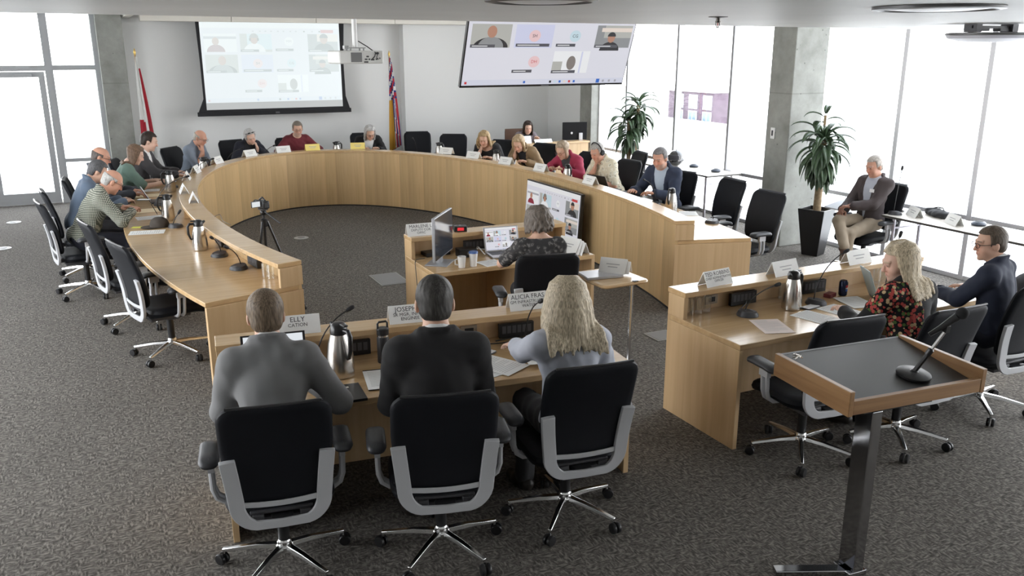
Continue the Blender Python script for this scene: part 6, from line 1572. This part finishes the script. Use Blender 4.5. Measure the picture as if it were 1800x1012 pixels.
flag('red, white, blue and gold flag on a pole at the back wall', 5.16, 15.80, 2.52, 2.1, ([RED, WHT, BLU, GLD], bc))

# ------------------------------------------------------------------ dracaena plants
LEAF = M('dracaena_leaf', (.050, .088, .042), .36, var=.4, vscale=9); LEAF.node_tree.nodes['Principled BSDF'].inputs['Specular IOR Level'].default_value = .6
BARK = M('cane_bark', (.30, .22, .13), .85, var=.25, vscale=30, bump=.4, bscale=60)
def plant(label, x, y, rz, canes, seed, pot=(.105, .175, .60)):
    t = thing('potted_dracaena', label, 'plant', (x, y, 0), rz); r0, r1, h = pot
    v = [(sx * r0, sy * r0, 0) for sx, sy in ((-1, -1), (1, -1), (1, 1), (-1, 1))] + [(sx * r1, sy * r1, h) for sx, sy in ((-1, -1), (1, -1), (1, 1), (-1, 1))] + [(sx * (r1 - .02), sy * (r1 - .02), h) for sx, sy in ((-1, -1), (1, -1), (1, 1), (-1, 1))] + [(sx * (r1 - .025), sy * (r1 - .025), h - .05) for sx, sy in ((-1, -1), (1, -1), (1, 1), (-1, 1))]
    MB().add(v, [(3, 2, 1, 0)] + [(i + j, i + (j + 1) % 4, i + 4 + (j + 1) % 4, i + 4 + j) for i in (0, 4, 8) for j in range(4)]).build('pot', M('black_planter', (.016, .016, .017), .35), t, smooth=0, bevel=.006)
    MB().bb(-r1 + .03, r1 - .03, -r1 + .03, r1 - .03, h - .07, h - .045).build('soil', M('soil', (.03, .02, .014), .95, bump=.6, bscale=60), t, smooth=0)
    rs = random.Random(seed)
    for cx, cy, top, n, size, cr in canes:
        cn = MB().tube([(cx * .6, cy * .6, h - .06), (cx, cy, h + (top - h) * .5), (cx * 1.1, cy * 1.1, top)], [.050 * cr, .046 * cr, .036 * cr], 10).build('cane', BARK, t)
        for k in range(n):
            u = k / (n - 1); b = MB(); az = k * 2.39996 + rs.uniform(-.3, .3); el = rad(64 - 118 * u ** .8 + rs.uniform(-9, 9)); L = size * rs.uniform(.8, 1.12) * (.72 + .28 * math.sin(PI * min(1, u + .25))); wd = .050 * rs.uniform(.85, 1.2)
            z0 = top - .42 * u + .02; px_, pz_ = 0., 0.; A, B_, Cc = [], [], []
            m = 9; e = el
            for i in range(m + 1):
                s_ = i / m; w_ = wd * (math.sin(PI * min(1, s_ * .92 + .08)) ** .75) if i < m else .0015
                ca_, sa_ = math.cos(az), math.sin(az); rr = .02 + px_
                c_ = Vector((cx * 1.1 + ca_ * rr, cy * 1.1 + sa_ * rr, z0 + pz_)); sd = Vector((-sa_, ca_, 0)); upv = Vector((-ca_ * math.sin(e), -sa_ * math.sin(e), math.cos(e)))
                A.append(tuple(c_ + sd * w_ + upv * w_ * .35)); B_.append(tuple(c_)); Cc.append(tuple(c_ - sd * w_ + upv * w_ * .35))
                e -= rad(5 + 9 * s_) * (1.1 if e > -1.2 else 0); px_ += math.cos(e) * L / m; pz_ += math.sin(e) * L / m
            b.quadstrip(A, B_).quadstrip(B_, Cc)
            lo_ = b.build('leaf', LEAF, t, smooth=80); sm = lo_.modifiers.new('thick', 'SOLIDIFY'); sm.thickness = .0016
    return t
plant('tall potted dracaena in a square black planter beside the big concrete column', 8.2, 7.95, .35, [(.0, .0, 1.50, 66, .45, 1.), (.03, .02, 1.76, 12, .26, .45)], 4)
plant('potted dracaena by the far windows behind the man with headphones', 8.34, 12.4, .1, [(-.06, .02, 1.40, 40, .46, .7), (.08, -.03, 1.68, 40, .44, .7)], 9)
